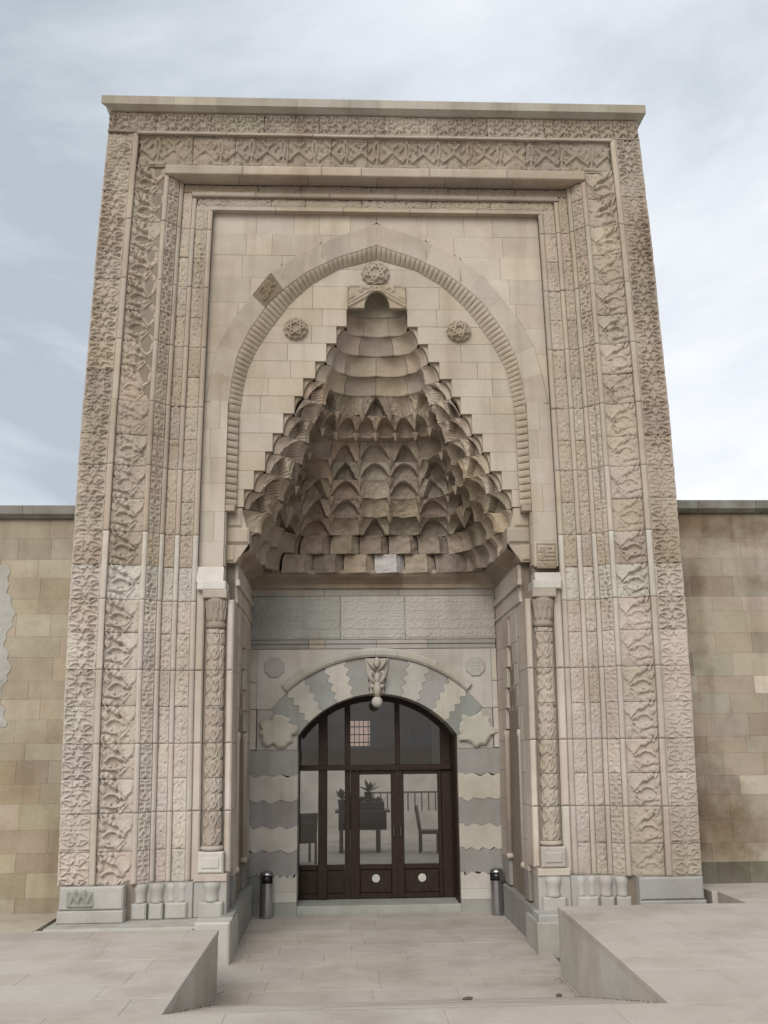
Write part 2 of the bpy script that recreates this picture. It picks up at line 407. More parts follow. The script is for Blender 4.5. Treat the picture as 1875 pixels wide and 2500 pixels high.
# ================================================================== SIDE WALLS
WY = .80
def side_wall(sx):
    M_W = M_WALL if sx < 0 else M_WALL_R
    root = empty("stone_wall", (sx * 6.8, WY, 0),
                 label="long ashlar wall left of the portal, tan with a grey cement patch" if sx < 0 else "long ashlar wall right of the portal, darkly stained and streaked",
                 cat="wall", group="walls flanking the portal")
    og = root.location
    x_in, x_out = 3.9, 9.6
    top = 5.60 if sx < 0 else 5.68
    c = MB(); a, b_ = sorted((sx * x_in, sx * x_out)); c.box(a, b_, WY + .03, WY + .9, -.1, top)
    c.build("wall_core", M_WALL, root, color=(.26, .22, .17), origin=og)
    z = .02; zs = [z]
    hs = [.30, .27, .31, .24, .29, .33, .25, .30, .22, .31, .27, .24, .32, .28, .31, .21, .29, .26, .30, .27, .24, .3]
    for h in hs:
        z += h
        if top - z < .25: break
        zs.append(z)
    zs.append(top)
    pal_l = [(.40, .345, .26), (.385, .325, .24), (.42, .37, .285), (.36, .30, .22), (.41, .36, .28)]
    pal_r = [(.39, .335, .27), (.35, .30, .235), (.46, .41, .34), (.33, .28, .22), (.38, .33, .265)]
    for k in range(len(zs) - 1):
        xx = x_in
        while xx < x_out - .01:
            w = random.uniform(.42, .85)
            if x_out - xx - w < .3: w = x_out - xx
            a, b_ = sorted((sx * xx, sx * (xx + w)))
            low = zs[k] < .7
            cc = random.choice(pal_l if sx < 0 else pal_r)
            if sx > 0 and low: cc = (.17, .16, .125)
            MB().block(a + .001, b_ - .001, WY + random.uniform(-.002, .002), WY + .1, zs[k] + .0005, zs[k + 1] - .0005, .0015).build("wall_block", M_W, root, color=jit(cc, .07), origin=og)
            xx += w
    # coping
    xx = x_in
    while xx < x_out - .01:
        w = random.uniform(.7, 1.1)
        if x_out - xx - w < .4: w = x_out - xx
        a, b_ = sorted((sx * xx, sx * (xx + w)))
        v = [(a + .003, WY - .12, top + .04), (b_ - .003, WY - .12, top + .04), (b_ - .003, WY - .12, top + .16), (a + .003, WY - .12, top + .16)]
        m_ = MB(); 
        prof = [(WY + .05, top + .001), (WY - .06, top + .001), (WY - .13, top + .05), (WY - .13, top + .17), (WY + 1.0, top + .2), (WY + 1.0, top + .001)]
        n = len(prof); v = [(a + .003, y, z2) for y, z2 in prof] + [(b_ - .003, y, z2) for y, z2 in prof]
        f = [tuple(range(n - 1, -1, -1)), tuple(range(n, 2 * n))] + [(i, (i + 1) % n, (i + 1) % n + n, i + n) for i in range(n)]
        m_.add(v, f).build("coping_stone", M_W, root, color=jit((.26, .265, .235) if sx < 0 else (.24, .25, .225), .08), origin=og)
        xx += w
    if sx < 0:       # rough cement patch at the far left
        pts = []
        for i in range(40):
            zz = 2.75 + 2.2 * i / 39; pts.append((-5.06 + .05 * math.sin(i * .5 + 1) + .02 * math.sin(i * 1.9) + random.uniform(-.012, .012) - (.25 * max(0, i / 39 - .8) * 5 * .5), zz))
        U = [(-5.9 + (p[0] + 5.9) * t_, p[1]) for p in pts for t_ in np.linspace(0, 1, 10)]
        v = [(u, WY - .008 - .006 * random.random() * (0 if i % 10 == 9 else 1), z2) for i, (u, z2) in enumerate(U)]
        f = [(r * 10 + c_, r * 10 + c_ + 1, (r + 1) * 10 + c_ + 1, (r + 1) * 10 + c_) for r in range(39) for c_ in range(9)]
        obj("cement_patch", v, f, M_WALL, root, color=(.40, .39, .36), origin=og, label="rough grey cement patch")
    return root
for sx in (-1, 1): side_wall(sx)

# ================================================================== THE PORTAL
portal = empty("stone_portal", (0, 0, 0), label="tall carved stone portal with stalactite niche and pointed arch", cat="portal")

# ---- solid core behind the facing stones
core = MB()
for s in (-1, 1):
    a, b_ = sorted((s * 2.62, s * 3.96)); core.box(a, b_, .34, 4.6, -.1, 11.5)
    a, b_ = sorted((s * 2.16, s * 2.62)); core.box(a, b_, .52, 4.6, -.1, 11.5)
    a, b_ = sorted((s * 2.0, s * 2.16)); core.box(a, b_, .75, 4.6, -.1, 4.95)
    a, b_ = sorted((s * 3.10, s * 3.96)); core.box(a, b_, .13, .34, .42, 11.5)
    a, b_ = sorted((s * 1.34, s * 2.0)); core.box(a, b_, 3.0, 4.6, -.1, 5.2)
core.box(-3.10, 3.10, .13, .34, 10.72, 11.5)
core.box(-2.62, 2.62, .34, .5, 10.25, 11.5)
core.box(-2.16, 2.16, .75, 4.6, 9.5, 11.5)
core.box(-2.16, 2.16, 2.98, 4.6, 5.2, 9.5)
core.box(-1.34, 1.34, 3.0, 4.6, 3.9, 5.2)
core.build("portal_core", M_STONE, portal, color=(.26, .22, .17), warp=True)

# ---- relief patterns (u across the band from its outer edge, v along it)
def h_star(w):
    ce = .230; R, r = .100, .054; c = w / 2
    pts = []
    for k in range(6):
        pts.append((R * math.cos(math.radians(90 + 60 * k)), R * math.sin(math.radians(90 + 60 * k))))
        pts.append((r * math.cos(math.radians(120 + 60 * k)), r * math.sin(math.radians(120 + 60 * k))))
    seg = [(*pts[i], *pts[(i + 1) % 12]) for i in range(12)]
    for s in (-1, 1):
        seg += [(s * .094, .054, s * c, .111), (s * .094, -.054, s * c, -.111), (s * c, .111, s * .075, .111), (s * c, -.111, s * .075, -.111),
                (s * .075, .111, s * .052, .052), (s * .062, 0, s * c, .0)]
    def f(U, V):
        row = np.floor(V / ce); v = V - (row + .5) * ce
        u = (U - c) * np.where(row % 2 == 0, 1, -1) + .006 * np.sin(row * 2.1)
        d = segd(u, v, seg)
        d = np.minimum(d, np.minimum(U, w - U) - .014)
        wear = .6 + .4 * vnoise(U * 2.5, V * 1.3, 3)
        line = 1 - ss(d, .006, .0105)
        d2 = np.hypot(u, v)
        return -.046 * wear + line * .046 * wear + .006 * (vnoise(U * 22, V * 22, 9) - .5)
    return f

def ell(u, v, cx, cy, rx, ry, ang):
    a = math.radians(ang); x_, y_ = u - cx, v - cy
    p = (x_ * math.cos(a) + y_ * math.sin(a)) / rx; q = (-x_ * math.sin(a) + y_ * math.cos(a)) / ry
    return np.hypot(p, q), p, q

def h_leaf(w):
    per = .455; k = w / .42
    tend = arcs(.16 * k, .0, .10 * k, .085, 20, 160, 8) + arcs(.16 * k, per, .10 * k, .085, -160, -20, 8) + [(.06 * k, .2, .02 * k, .3), (.24 * k, .08, .31 * k, .02), (.24 * k, per - .08, .31 * k, per - .02), (.25 * k, .31, .33 * k, .41), (.24 * k, .16, .33 * k, .05)]
    def f(U, V):
        row = np.floor(V / per); v = V - row * per; u = U + .007 * np.sin(row * 1.7)
        cav = -.045 * np.sin(np.pi * np.clip(U / w, 0, 1)) - .035
        h = cav.copy()
        # smooth hollow lobe on the inner side
        e, p, q = ell(u, v, .315 * k, .23, .115 * k, .17, 0)
        lobe = ss(1.02 - e, 0, .10)
        h = h + lobe * (.045 - .030 * (1 - np.clip(e, 0, 1) ** 2))
        for (cx, cy, rx, ry, an, hh) in ((.10, .295, .095, .045, -22, .075), (.15, .205, .085, .04, -28, .085), (.19, .165, .035, .028, 0, .095), (.085, .40, .07, .032, 15, .06), (.20, .37, .06, .026, -38, .06), (.045, .13, .035, .06, 10, .055)):
            e, p, q = ell(u, v, cx * k, cy, rx * k, ry, an)
            dome = np.sqrt(np.clip(1 - e * e, 0, 1))
            vein = .85 + .15 * np.cos(p * 9)
            h = np.maximum(h, cav + hh * ss(dome, 0, .55) * vein * (1 - .35 * np.clip(-q, 0, 1)))
        d = segd(u, v, tend)
        h = np.maximum(h, cav + .062 * (1 - ss(d, .011, .017)))
        edge = np.minimum(U, w - U)
        h = np.where(edge < .012, np.maximum(h, -.008), h)
        wear = vnoise(U * 5, V * 2.3, 21)
        return h * (.72 + .28 * wear) + .006 * (vnoise(U * 25, V * 25, 19) - .5)
    return f

def h_palm(w):
    per = .47; c = per / 2
    seg = []
    for q in (0, per): seg += arcs(.13, q, .10, .030, 0, 360, 14)
    seg += [(.30, .07, .17, c), (.30, per - .07, .17, c), (.05, c - .08, .10, c - .03), (.05, c + .08, .10, c + .03), (.24, .03, .29, .075), (.24, per - .03, .29, per - .075), (.10, .08, .15, .12), (.10, per - .08, .15, per - .12), (.17, c, .09, c), (.24, 0, .40, 0), (.24, per, .40, per)]
    def f(U, V):
        row = np.floor(V / per); v = V - row * per
        u = U * (.42 / w)
        cav = -.05 - .02 * np.sin(np.pi * u / .42)
        h = cav + .042 * (1 - ss(segd(u, v, seg), .009, .018))
        e, p, q = ell(u, v, .37, c, .10, .085, 0)
        h = np.maximum(h, cav + .045 * ss(1.05 - e, 0, .25))
        for q2 in (0, per):
            step = np.maximum(0, .12 - np.abs(v - q2))
            h = np.where((u > .335) & (step > 0), np.maximum(h, cav + .02 + .03 * (np.floor((u - .335) / .03) % 2)), h)
        edge = np.minimum(U, w - U)
        h = np.where(edge < .012, np.maximum(h, -.01), h)
        wr = vnoise(U * 5, V * 2.3, 23)
        return h * (.75 + .25 * wr) + .006 * (vnoise(U * 25, V * 25, 29) - .5)
    return f

def line_pattern(seg, per, w, depth, lw, fade=3, seed=1, mirror=False, blob=()):
    def f(U, V):
        row = np.floor(V / per); v = V - row * per; u = U
        if mirror: u = np.where(row % 2 == 0, U, w - U)
        d = segd(u, v, seg)
        h = 1 - ss(d, lw * .7, lw * 1.1)
        for (cx, cy, rx, ry, an) in blob:
            e, _, _ = ell(u, v, cx, cy, rx, ry, an)
            h = np.maximum(h, ss(1.1 - e, 0, .35))
        edge = np.minimum(U, w - U)
        h = np.maximum(h, 1 - ss(edge, .008, .016))
        wr = .45 + .55 * vnoise(U * 3, V * 1.1, seed)
        return -depth * wr + depth * wr * h + .004 * (vnoise(U * 26, V * 26, seed + 4) - .5)
    return f
def h_b3(w):
    s = [(w * .05, .215, w * .95, .215), (w * .5, .21, w * .5, .12), (w * .5, .12, w * .2, .04), (w * .5, .12, w * .8, .045), (w * .2, .04, w * .42, .015), (w * .8, .045, w * .58, .015)]
    return line_pattern(s, .225, w, .04, .014, seed=31, mirror=True, blob=((w * .25, .15, .02, .016, 30), (w * .78, .15, .018, .016, -30)))
def h_b4(w):
    s = arcs(w * .5, .06, w * .28, .05, -60, 230, 10) + arcs(w * .5, .17, w * .28, .05, 120, 410, 10) + [(w * .62, .10, w * .3, .13)]
    return line_pattern(s, .225, w, .022, .010, seed=41, mirror=True, blob=((w * .5, .06, .015, .02, 20),))
def h_b5(w):
    c = w / 2
    s = arcs(c, .115, .050, .075, -70, 250, 12) + [(c - .02, .19, c, .235), (c + .02, .19, c, .235), (c - .05, .02, c - .012, .035), (c + .05, .02, c + .012, .035), (c, .0, c, .06)] + arcs(c, .29, .042, .05, 0, 360, 10) + [(c, .34, c - .045, .385), (c, .34, c + .045, .385), (c, .34, c, .45)]
    return line_pattern(s, .45, w, .022, .010, seed=51, blob=((c, .12, .022, .035, 0), (c, .29, .014, .02, 0), (c, .41, .016, .03, 0)))
def h_flat(seed):
    return lambda U, V: .005 * (vnoise(U * 6, V * 6, seed) - .5) + .004 * (vnoise(U * 22, V * 22, seed + 1) - .5)

def course_color(z, top=False):
    if z > 4.79: return C_UP
    if z > 4.3: return (.55, .52, .465)
    return C_LOW

def by_hand(fn, seed, amt=1.0, low=1.0):
    """no two stones alike: the drawing wanders, edges are chipped, patches are worn away"""
    def f(U, V):
        o = seed * 17.3
        Uw = U + .016 * (vnoise(U * 9 + o, V * 7 + o, 61) - .5); Vw = V + .020 * (vnoise(U * 7 + o, V * 6 - o, 62) - .5)
        h = fn(np.clip(Uw, .0005, None), Vw)
        worn = ss(vnoise(U * 3.1 + o, V * 1.35 + o, 63) * .65 + vnoise(U * 11 - o, V * 6 + o, 64) * .35, .28, .52)
        keep = .42 + .58 * worn
        chip = ss(vnoise(U * 34 + o, V * 34 + o, 65), .72, .9) * .016 * amt
        return (h * keep + (-.5 * (1 - keep)) * .035 - chip) * np.where(V < 3.9, low, 1.0)
    return f

BANDS = [  # name, x outer, x inner, y outer, y inner, height function, depth scale
    ("star_band", 4.04, 3.655, .0, .0, h_star),
    ("fillet", 3.655, 3.575, -.006, -.006, None),
    ("leaf_band", 3.575, 3.15, .02, .085, h_leaf),
    ("fillet", 3.15, 3.085, .055, .075, None),
    ("scroll_band", 3.085, 2.955, .075, .20, h_b3),
    ("fillet", 2.955, 2.90, .215, .25, None),
    ("vine_band", 2.90, 2.765, .27, .27, h_b4),
    ("fillet", 2.765, 2.70, .280, .290, None),
    ("medallion_band", 2.70, 2.525, .30, .30, h_b5),
    ("plain_strip", 2.525, 2.455, .305, .32, None),
]
band_top = [11.27, 11.27, 10.75, 10.75, 10.60, 10.60, 10.46, 10.38, 10.26, 10.2]
band_roots = {}
for s in (-1, 1):
    for bi, (nm, xo, xi, yo, yi, hf) in enumerate(BANDS):
        w = xo - xi
        root = bpy.data.objects.new(nm, None); COL.objects.link(root); root.parent = portal; root.location = (0, 0, 0); root.empty_display_size = .1
        fn = by_hand(hf(w - .004), bi + (3.7 if s > 0 else 0), 1.0, .5 if (s > 0 and bi == 0) else (.75 if s > 0 else 1.0)) if hf else h_flat(bi)
        zs = [.83] + JO[1:]
        zs = [z_ for z_ in zs if z_ < band_top[bi] - .25] + [band_top[bi]]
        if not hf:      # plain fillets run in longer stones
            zs = zs[::2] + ([zs[-1]] if len(zs) % 2 == 0 else [])
        shift = random.uniform(0, .05)
        for a, b_ in zip(zs[:-1], zs[1:]):
            dy = random.uniform(-.006, .006) + (.03 if a > 7.05 and s < 0 and bi < 3 else 0)
            def place(U, V, H, s=s, xo=xo, w=w, yo=yo, yi=yi, dy=dy):
                x_ = s * (xo - U); return (x_ + 0 * H, yo + (yi - yo) * U / w + dy - H, V)
            col = jit(course_color(a), .05)
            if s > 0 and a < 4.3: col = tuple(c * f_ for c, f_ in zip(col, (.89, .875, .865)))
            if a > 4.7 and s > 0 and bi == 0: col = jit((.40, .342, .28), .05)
            if nm == "fillet": col = tuple(c * 1.03 for c in col)
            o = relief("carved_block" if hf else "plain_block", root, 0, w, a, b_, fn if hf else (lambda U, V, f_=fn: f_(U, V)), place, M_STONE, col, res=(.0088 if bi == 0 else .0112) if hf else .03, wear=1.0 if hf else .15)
        band_roots[(s, bi)] = root

# ---- the horizontal runs of the same bands across the top
def top_run(nm, zo, zi, yo, yi, xh, hf, n, h2=None, col=C_UP):
    w = zo - zi
    root = bpy.data.objects.new(nm, None); COL.objects.link(root); root.parent = portal; root.empty_display_size = .1
    fn = by_hand(hf(w - .004), zo + yo) if hf else h_flat(77)
    xs = [-xh] + sorted(-xh + 2 * xh * (i + random.uniform(-.25, .25)) / n for i in range(1, n)) + [xh]
    for a, b_ in zip(xs[:-1], xs[1:]):
        dy = random.uniform(-.005, .005)
        def place(U, V, H, dy=dy): return (V + 0 * H, yo + (yi - yo) * U / w + dy - H, zo - U)
        relief("carved_block" if hf else "plain_block", root, 0, w, a, b_, fn, place, M_STONE, jit(col, .06), res=.0105 if hf else .03, wear=1.0 if hf else .15)
top_run("star_band", 11.60, 11.275, .0, .0, 4.04, h_star, 10, col=(.36, .31, .25))
top_run("fillet", 11.275, 11.235, -.006, -.006, 3.6, None, 6)
top_run("leaf_band", 11.235, 10.755, .02, .085, 3.575, h_palm, 10, col=(.35, .30, .235))
top_run("fillet", 10.755, 10.605, .03, .03, 3.15, None, 6)
top_run("vine_band", 10.58, 10.46, .27, .27, 2.94, h_b4, 6, col=(.35, .295, .225))
top_run("fillet", 10.46, 10.385, .258, .258, 2.77, None, 5)
top_run("medallion_band", 10.385, 10.255, .30, .30, 2.70, h_b4, 6)
mb = MB()
for i in range(6):
    xa, xb = -3.10 + i * 6.2 / 6, -3.10 + (i + 1) * 6.2 / 6
    MB().box(xa + .003, xb - .003, .045, .30, 10.60, 10.66).build("soffit_stone", M_STONE, portal, color=jit(C_UP, .06), warp=True)
for i in range(5):
    xa, xb = -2.53 + i * 5.06 / 5, -2.53 + (i + 1) * 5.06 / 5
    MB().box(xa + .003, xb - .003, .305, .47, 10.19, 10.25).build("soffit_stone", M_STONE, portal, color=jit(C_UP, .06), warp=True)

# ---- cornice
xs = [-4.14, -3.77, -3.05, -2.42, -1.75, -1.2, -.45, .05, .62, 1.45, 2.05, 2.75, 3.4, 4.14]
for a, b_ in zip(xs[:-1], xs[1:]):
    prof = [(.2, 11.602), (-.03, 11.602), (-.115, 11.655), (-.115, 11.79), (-.10, 11.80), (4.6, 11.82), (4.6, 11.602)]
    n = len(prof)
    ea = .13 if a < -4.1 else 0; eb = .13 if b_ > 4.1 else 0
    v = [(a + .0006 + (ea if z2 < 11.61 else 0), y, z2) for y, z2 in prof] + [(b_ - .0006 - (eb if z2 < 11.61 else 0), y, z2) for y, z2 in prof]
    f = [tuple(range(n - 1, -1, -1)), tuple(range(n, 2 * n))] + [(i, (i + 1) % n, (i + 1) % n + n, i + n) for i in range(n)]
    obj("cornice_slab", v, f, M_STONE, portal, color=jit((.40, .375, .31), .07), warp=True)

# ---- plinth: grey marble feet under the bands
for s in (-1, 1):
    MB().block(min(s * 1.86, s * 4.06), max(s * 1.86, s * 4.02), -.40 if s < 0 else -.22, .55, -.05, .415 if s < 0 else .36, .015).build("base_course", M_MARBLE, portal, color=(.43, .42, .385), warp=True)
    zb = .416 if s < 0 else .40
    x4 = 4.00 if s < 0 else 4.04
    a, b_ = sorted((s * 3.2, s * x4)); m_ = MB()
    m_.block(a, b_, -.075, .3, zb, .56, .012); m_.block(a + .012, b_ - .012, -.05, .3, .562, .83, .02)
    m_.build("plinth_block", M_MARBLE, portal, color=C_BLUE if s < 0 else (.38, .37, .355), warp=True)
    if s < 0:   # carved ornament on the left end block
        def hk(U, V):
            sg = [(.06, .03, .10, .16), (.10, .16, .16, .06), (.16, .06, .2, .17), (.2, .17, .27, .05), (.27, .05, .31, .15), (.05, .02, .33, .02), (.13, .12, .13, .19), (.24, .12, .24, .19)]
            return .022 * (1 - ss(segd(U, V, sg), .012, .024))
        relief("carved_ornament", portal, 0, .38, 0, .21, hk, lambda U, V, H: (-3.92 + U + 0 * H, -.052 - H, .59 + V), M_MARBLE, (.28, .29, .265))
    zm = zb + .19
    for (xc, hw, cnt) in ((3.05, .095, 1), (2.84, .085, 1), (2.60, .135, 2), (2.17, .15, 1)):
        cc = jit((.43, .415, .385), .06); yf_ = .10 if xc > 2.7 else .14
        a, b_ = sorted((s * (xc - hw), s * (xc + hw)))
        MB().block(a, b_, yf_, .36, zb, zm, .02).build("plinth_foot", M_MARBLE, portal, color=cc, warp=True)
        for q in range(cnt):
            xq = xc + (0 if cnt == 1 else (-.07, .07)[q]); r_ = (.085 if cnt == 1 else .06) * (1.15 if xc < 2.3 else 1)
            MB().lathe([(r_ * 1.0, zm), (r_ * .9, zm + .03), (r_ * .88, zm + .10), (r_ * .98, zm + .14), (r_ * 1.06, zm + .17), (r_ * 1.08, .828)], s * xq, yf_ + .09, 12).build("plinth_shaft", M_MARBLE, portal, color=jit(cc, .03), smooth=True, warp=True)
    a, b_ = sorted((s * 2.4, s * 3.2)); MB().block(a, b_, .19, .5, zb, .83, .01).build("plinth_block", M_MARBLE, portal, color=jit((.40, .385, .36), .06), warp=True)
    a, b_ = sorted((s * 1.98, s * 2.4)); MB().block(a, b_, .22, .55, zb, .83, .01).build("plinth_block", M_MARBLE, portal, color=jit((.40, .385, .36), .06), warp=True)

# ---- inner field: plain ashlar round the pointed arch
OUT = [(-2.44, 7.222), (-2.381, 7.64), (-2.283, 8.097), (-2.095, 8.498), (-1.875, 8.814), (-1.596, 9.21), (-1.163, 9.551), (-.579, 9.851), (0, 10.055)]
MID = [(-2.124, 7.07), (-2.117, 7.223), (-2.086, 7.583), (-2.025, 7.947), (-1.864, 8.344), (-1.588, 8.784), (-1.303, 9.069), (-1.015, 9.296), (-.579, 9.528), (0, 9.73)]
INN = [(-1.98, 7.07), (-1.955, 7.35), (-1.885, 7.8), (-1.733, 8.148), (-1.565, 8.429), (-1.309, 8.809), (-.99, 9.133), (-.579, 9.396), (0, 9.565)]
def xat(cv, z):
    zs_ = [p[1] for p in cv]; xs_ = [-p[0] for p in cv]
    return float(np.interp(z, zs_, xs_))
XW = 2.46; YW = .42
def strip_poly(fl, fr, z0, z1, n=7):
    """outline between two x(z) limits"""
    zz = np.linspace(z0, z1, n)
    return [(fl(z), z) for z in zz][:1] + [(fr(z), z) for z in zz] + [(fl(z), z) for z in zz[::-1]][:-1]
# courses above the springing
zs = [7.24, 7.62, 7.98, 8.38, 8.76, 9.16, 9.52, 9.86, 10.19]
for s in (-1, 1):
    for k, (a, b_) in enumerate(zip(zs[:-1], zs[1:])):
        # blocks from the field's edge towards the arch; at the crown towards the axis
        cuts = [XW - (0 if k % 2 else .0)]; x_ = XW
        while x_ > .02:
            w = random.uniform(.38, .75); x_ = max(0, x_ - w)
            if x_ < .3: x_ = 0
            cuts.append(x_)
        for xa, xb in zip(cuts[:-1], cuts[1:]):
            lim = lambda z: xat(OUT, z) if z < 10.05 else 0
            if xa < lim(a) + .0 and xa < lim(b_) + .01: continue
            zz = np.linspace(a + .0007, b_ - .0007, 7)
            inner = [max(xb + .0015, lim(z) + .003) for z in zz]
            pts = [(xa - .0015, z) for z in (zz[0], zz[-1])]
            keep = [(min(i, xa - .004), z) for i, z in zip(inner, zz)]
            poly = [(s * p[0], p[1]) for p in ([pts[0]] + keep + [pts[1]])]
            if s > 0: poly = poly[::-1]
            MB().prism(poly, YW + random.uniform(-.003, .003), YW + .1, .001).build("field_block", M_STONE, portal, color=jit(C_IN, .035), warp=True)
    # below the springing: blocks between field edge and the arch jamb, down to the pale capital blocks
    zb_ = [4.84, 5.2, 5.62, 6.02, 6.4, 6.82, 7.24]
    for a, b_ in zip(zb_[:-1], zb_[1:]):
        xa, xb = sorted((s * XW, s * 2.125)); m_ = random.uniform(.3, .7)
        if random.random() < .5:
            xm = xa + (xb - xa) * m_
            MB().block(xa + .0015, xm - .0015, YW, YW + .1, a + .0007, b_ - .0007, .001).build("field_block", M_STONE, portal, color=jit(C_IN, .035), warp=True)
            MB().block(xm + .0015, xb - .0015, YW, YW + .1, a + .0007, b_ - .0007, .001).build("field_block", M_STONE, portal, color=jit(C_IN, .035), warp=True)
        else:
            MB().block(xa + .0015, xb - .0015, YW, YW + .1, a + .0007, b_ - .0007, .001).build("field_block", M_STONE, portal, color=jit(C_IN, .035), warp=True)

# ---- pointed arch: smooth voussoirs and gadrooned inner moulding
def resample(cv, n):
    P = np.array(cv); d = np.r_[0, np.cumsum(np.hypot(*np.diff(P, axis=0).T))]
    # gentle smoothing by cubic-ish interpolation through a fine linear resample and averaging
    t_ = np.linspace(0, d[-1], 201); X = np.interp(t_, d, P[:, 0]); Z = np.interp(t_, d, P[:, 1])
    for _ in range(7):
        X[1:-1] = .25 * X[:-2] + .5 * X[1:-1] + .25 * X[2:]; Z[1:-1] = .25 * Z[:-2] + .5 * Z[1:-1] + .25 * Z[2:]
    i = np.linspace(0, 200, n)
    return np.stack([np.interp(i, range(201), X), np.interp(i, range(201), Z)], 1)
NV = 9; SUB = 6
oc, mc, ic = resample(OUT, NV * SUB + 1), resample([(-2.117, 7.223)] + MID[2:], NV * SUB + 1), resample([(-1.965, 7.223)] + INN[1:], NV * SUB + 1)
for s in (-1, 1):
    for k in range(NV):
        i0, i1 = k * SUB, (k + 1) * SUB
        O = oc[i0:i1 + 1]; I = mc[i0:i1 + 1]
        pl = [(p[0], p[1]) for p in I] + [(p[0], p[1]) for p in O[::-1]]      # left side, counter-clockwise seen from -y after flip
        c_ = np.mean(pl, axis=0); pl = [((p[0] - c_[0]) * .997 + c_[0], (p[1] - c_[1]) * .997 + c_[1]) for p in pl]
        poly = [(p[0], p[1]) for p in pl[::-1]] if s < 0 else [(-p[0], p[1]) for p in pl]
        carved = (s < 0 and k == 4)
        col = jit(C_IN, .05)
        mb2 = MB(); n_ = len(I)
        def yf2(fr): return .402 + (.075 if not carved else .06) * fr + (.012 if carved else 0)
        ring = []
        for fr in (0, .04, .5, .96, 1):
            for i in range(n_):
                p = O[i] + (I[i] - O[i]) * fr; tt = i / (n_ - 1); q_ = O[n_ // 2] + (I[n_ // 2] - O[n_ // 2]) * fr
                p = q_ + (p - q_) * .997
                ring.append((p[0] if s < 0 else -p[0], yf2(fr) + (.012 if fr in (0, 1) else 0), p[1]))
        back = [(x_, .58, z_) for (x_, _y, z_) in ring[:n_]] + [(x_, .58, z_) for (x_, _y, z_) in ring[4 * n_:]]
        fs = [(r * n_ + i, r * n_ + i + 1, (r + 1) * n_ + i + 1, (r + 1) * n_ + i) for r in range(4) for i in range(n_ - 1)]
        b0_ = 5 * n_
        fs += [(i + 1, i, b0_ + i, b0_ + i + 1) for i in range(n_ - 1)] + [(4 * n_ + i, 4 * n_ + i + 1, b0_ + n_ + i + 1, b0_ + n_ + i) for i in range(n_ - 1)]
        for i in (0, n_ - 1): fs.append(tuple([r * n_ + i for r in range(5)] + [b0_ + n_ + i, b0_ + i]))
        mb2.add(ring + back, fs)
        mb2.build("voussoir", M_STONE, portal, color=(.22, .19, .145) if carved else tuple(c_ * .97 for c_ in col), warp=True,
                  **({'label': "dark voussoir with carved scrollwork"} if carved else {}))
        if carved:
            rr = np.random.default_rng(4); sg = []
            for _ in range(13):
                u, v_ = rr.uniform(.03, .27), rr.uniform(.03, .27); sg += arcs(u, v_, .035, .035, rr.uniform(0, 360), rr.uniform(360, 600), 6)
            hk = lambda U, V: .025 * (1 - ss(segd(U, V, sg), .008, .018)) + 0 * U
            A, B_, Cc, D = np.array(I[0]), np.array(O[0]), np.array(O[-1]), np.array(I[-1])
            def pl2(U, V, H):
                a_ = (U / .3 * .9 + .05)[..., None]; b2 = (V / .3 * .9 + .05)[..., None]
                p = (A * (1 - a_) + B_ * a_) * (1 - b2) + (D * (1 - a_) + Cc * a_) * b2
                return (p[..., 0], .404 + .06 * (1 - U / .3) + .012 - .004 - H, p[..., 1])
            relief("carved_scroll", portal, 0, .3, 0, .3, hk, pl2, M_STONE, (.25, .21, .155))
    # lower jamb part of the plain arch band is part of the field; the moulding runs on down
    m_ = MB(); nG = 46
    mcc = np.vstack([np.stack([np.full(14, -2.124), np.linspace(5.72, 7.1, 14)], 1), resample([(-2.117, 7.223)] + MID[2:], nG)])
    icc = np.vstack([np.stack([np.full(14, -1.985), np.linspace(5.72, 7.1, 14)], 1), resample([(-1.965, 7.223)] + INN[1:], nG)])
    NP = len(mcc)
    for k in range(NP - 1):
        A, B_ = mcc[k], mcc[k + 1]; D, Cc = icc[k], icc[k + 1]
        low = k < 13
        nn = 5; v = []
        for i in range(nn + 1):
            t_ = i / nn; ed = math.sin(math.pi * min(1, max(0, t_)))
            tt = .06 + .88 * t_
            for j in range(6):
                r_ = j / 5
                p = (A * (1 - tt) + B_ * tt) * (1 - r_) + (D * (1 - tt) + Cc * tt) * r_
                yy = .485 + .105 * r_ ** 1.3 - (.018 if not low else .018) * ed * math.sin(math.pi * (.15 + .8 * r_))
                if low: yy = .47 + .09 * r_ - .02 * (ed > .3)
                v.append((p[0] if s < 0 else -p[0], yy, p[1]))
        f = [(i * 6 + j, i * 6 + j + 1, (i + 1) * 6 + j + 1, (i + 1) * 6 + j) for i in range(nn) for j in range(5)]
        m_.add(v, f)
    v = []
    for k in range(NP):    # dark bed behind the gadroons
        for P2, yy in ((mcc[k], .488), (icc[k], .60)): v.append((P2[0] if s < 0 else -P2[0], yy, P2[1]))
    m_.add(v, [(2 * k, 2 * k + 1, 2 * k + 3, 2 * k + 2) for k in range(NP - 1)])
    m_.build("gadroon_moulding", M_STONE, portal, color=(.42, .36, .275), smooth=True, warp=True)
    # end stop below the moulding
    a, b_ = sorted((s * 2.125, s * 1.99)); MB().block(a, b_, .43, .62, 5.63, 5.72, .01).build("moulding_stop", M_STONE, portal, color=(.38, .32, .245), warp=True)

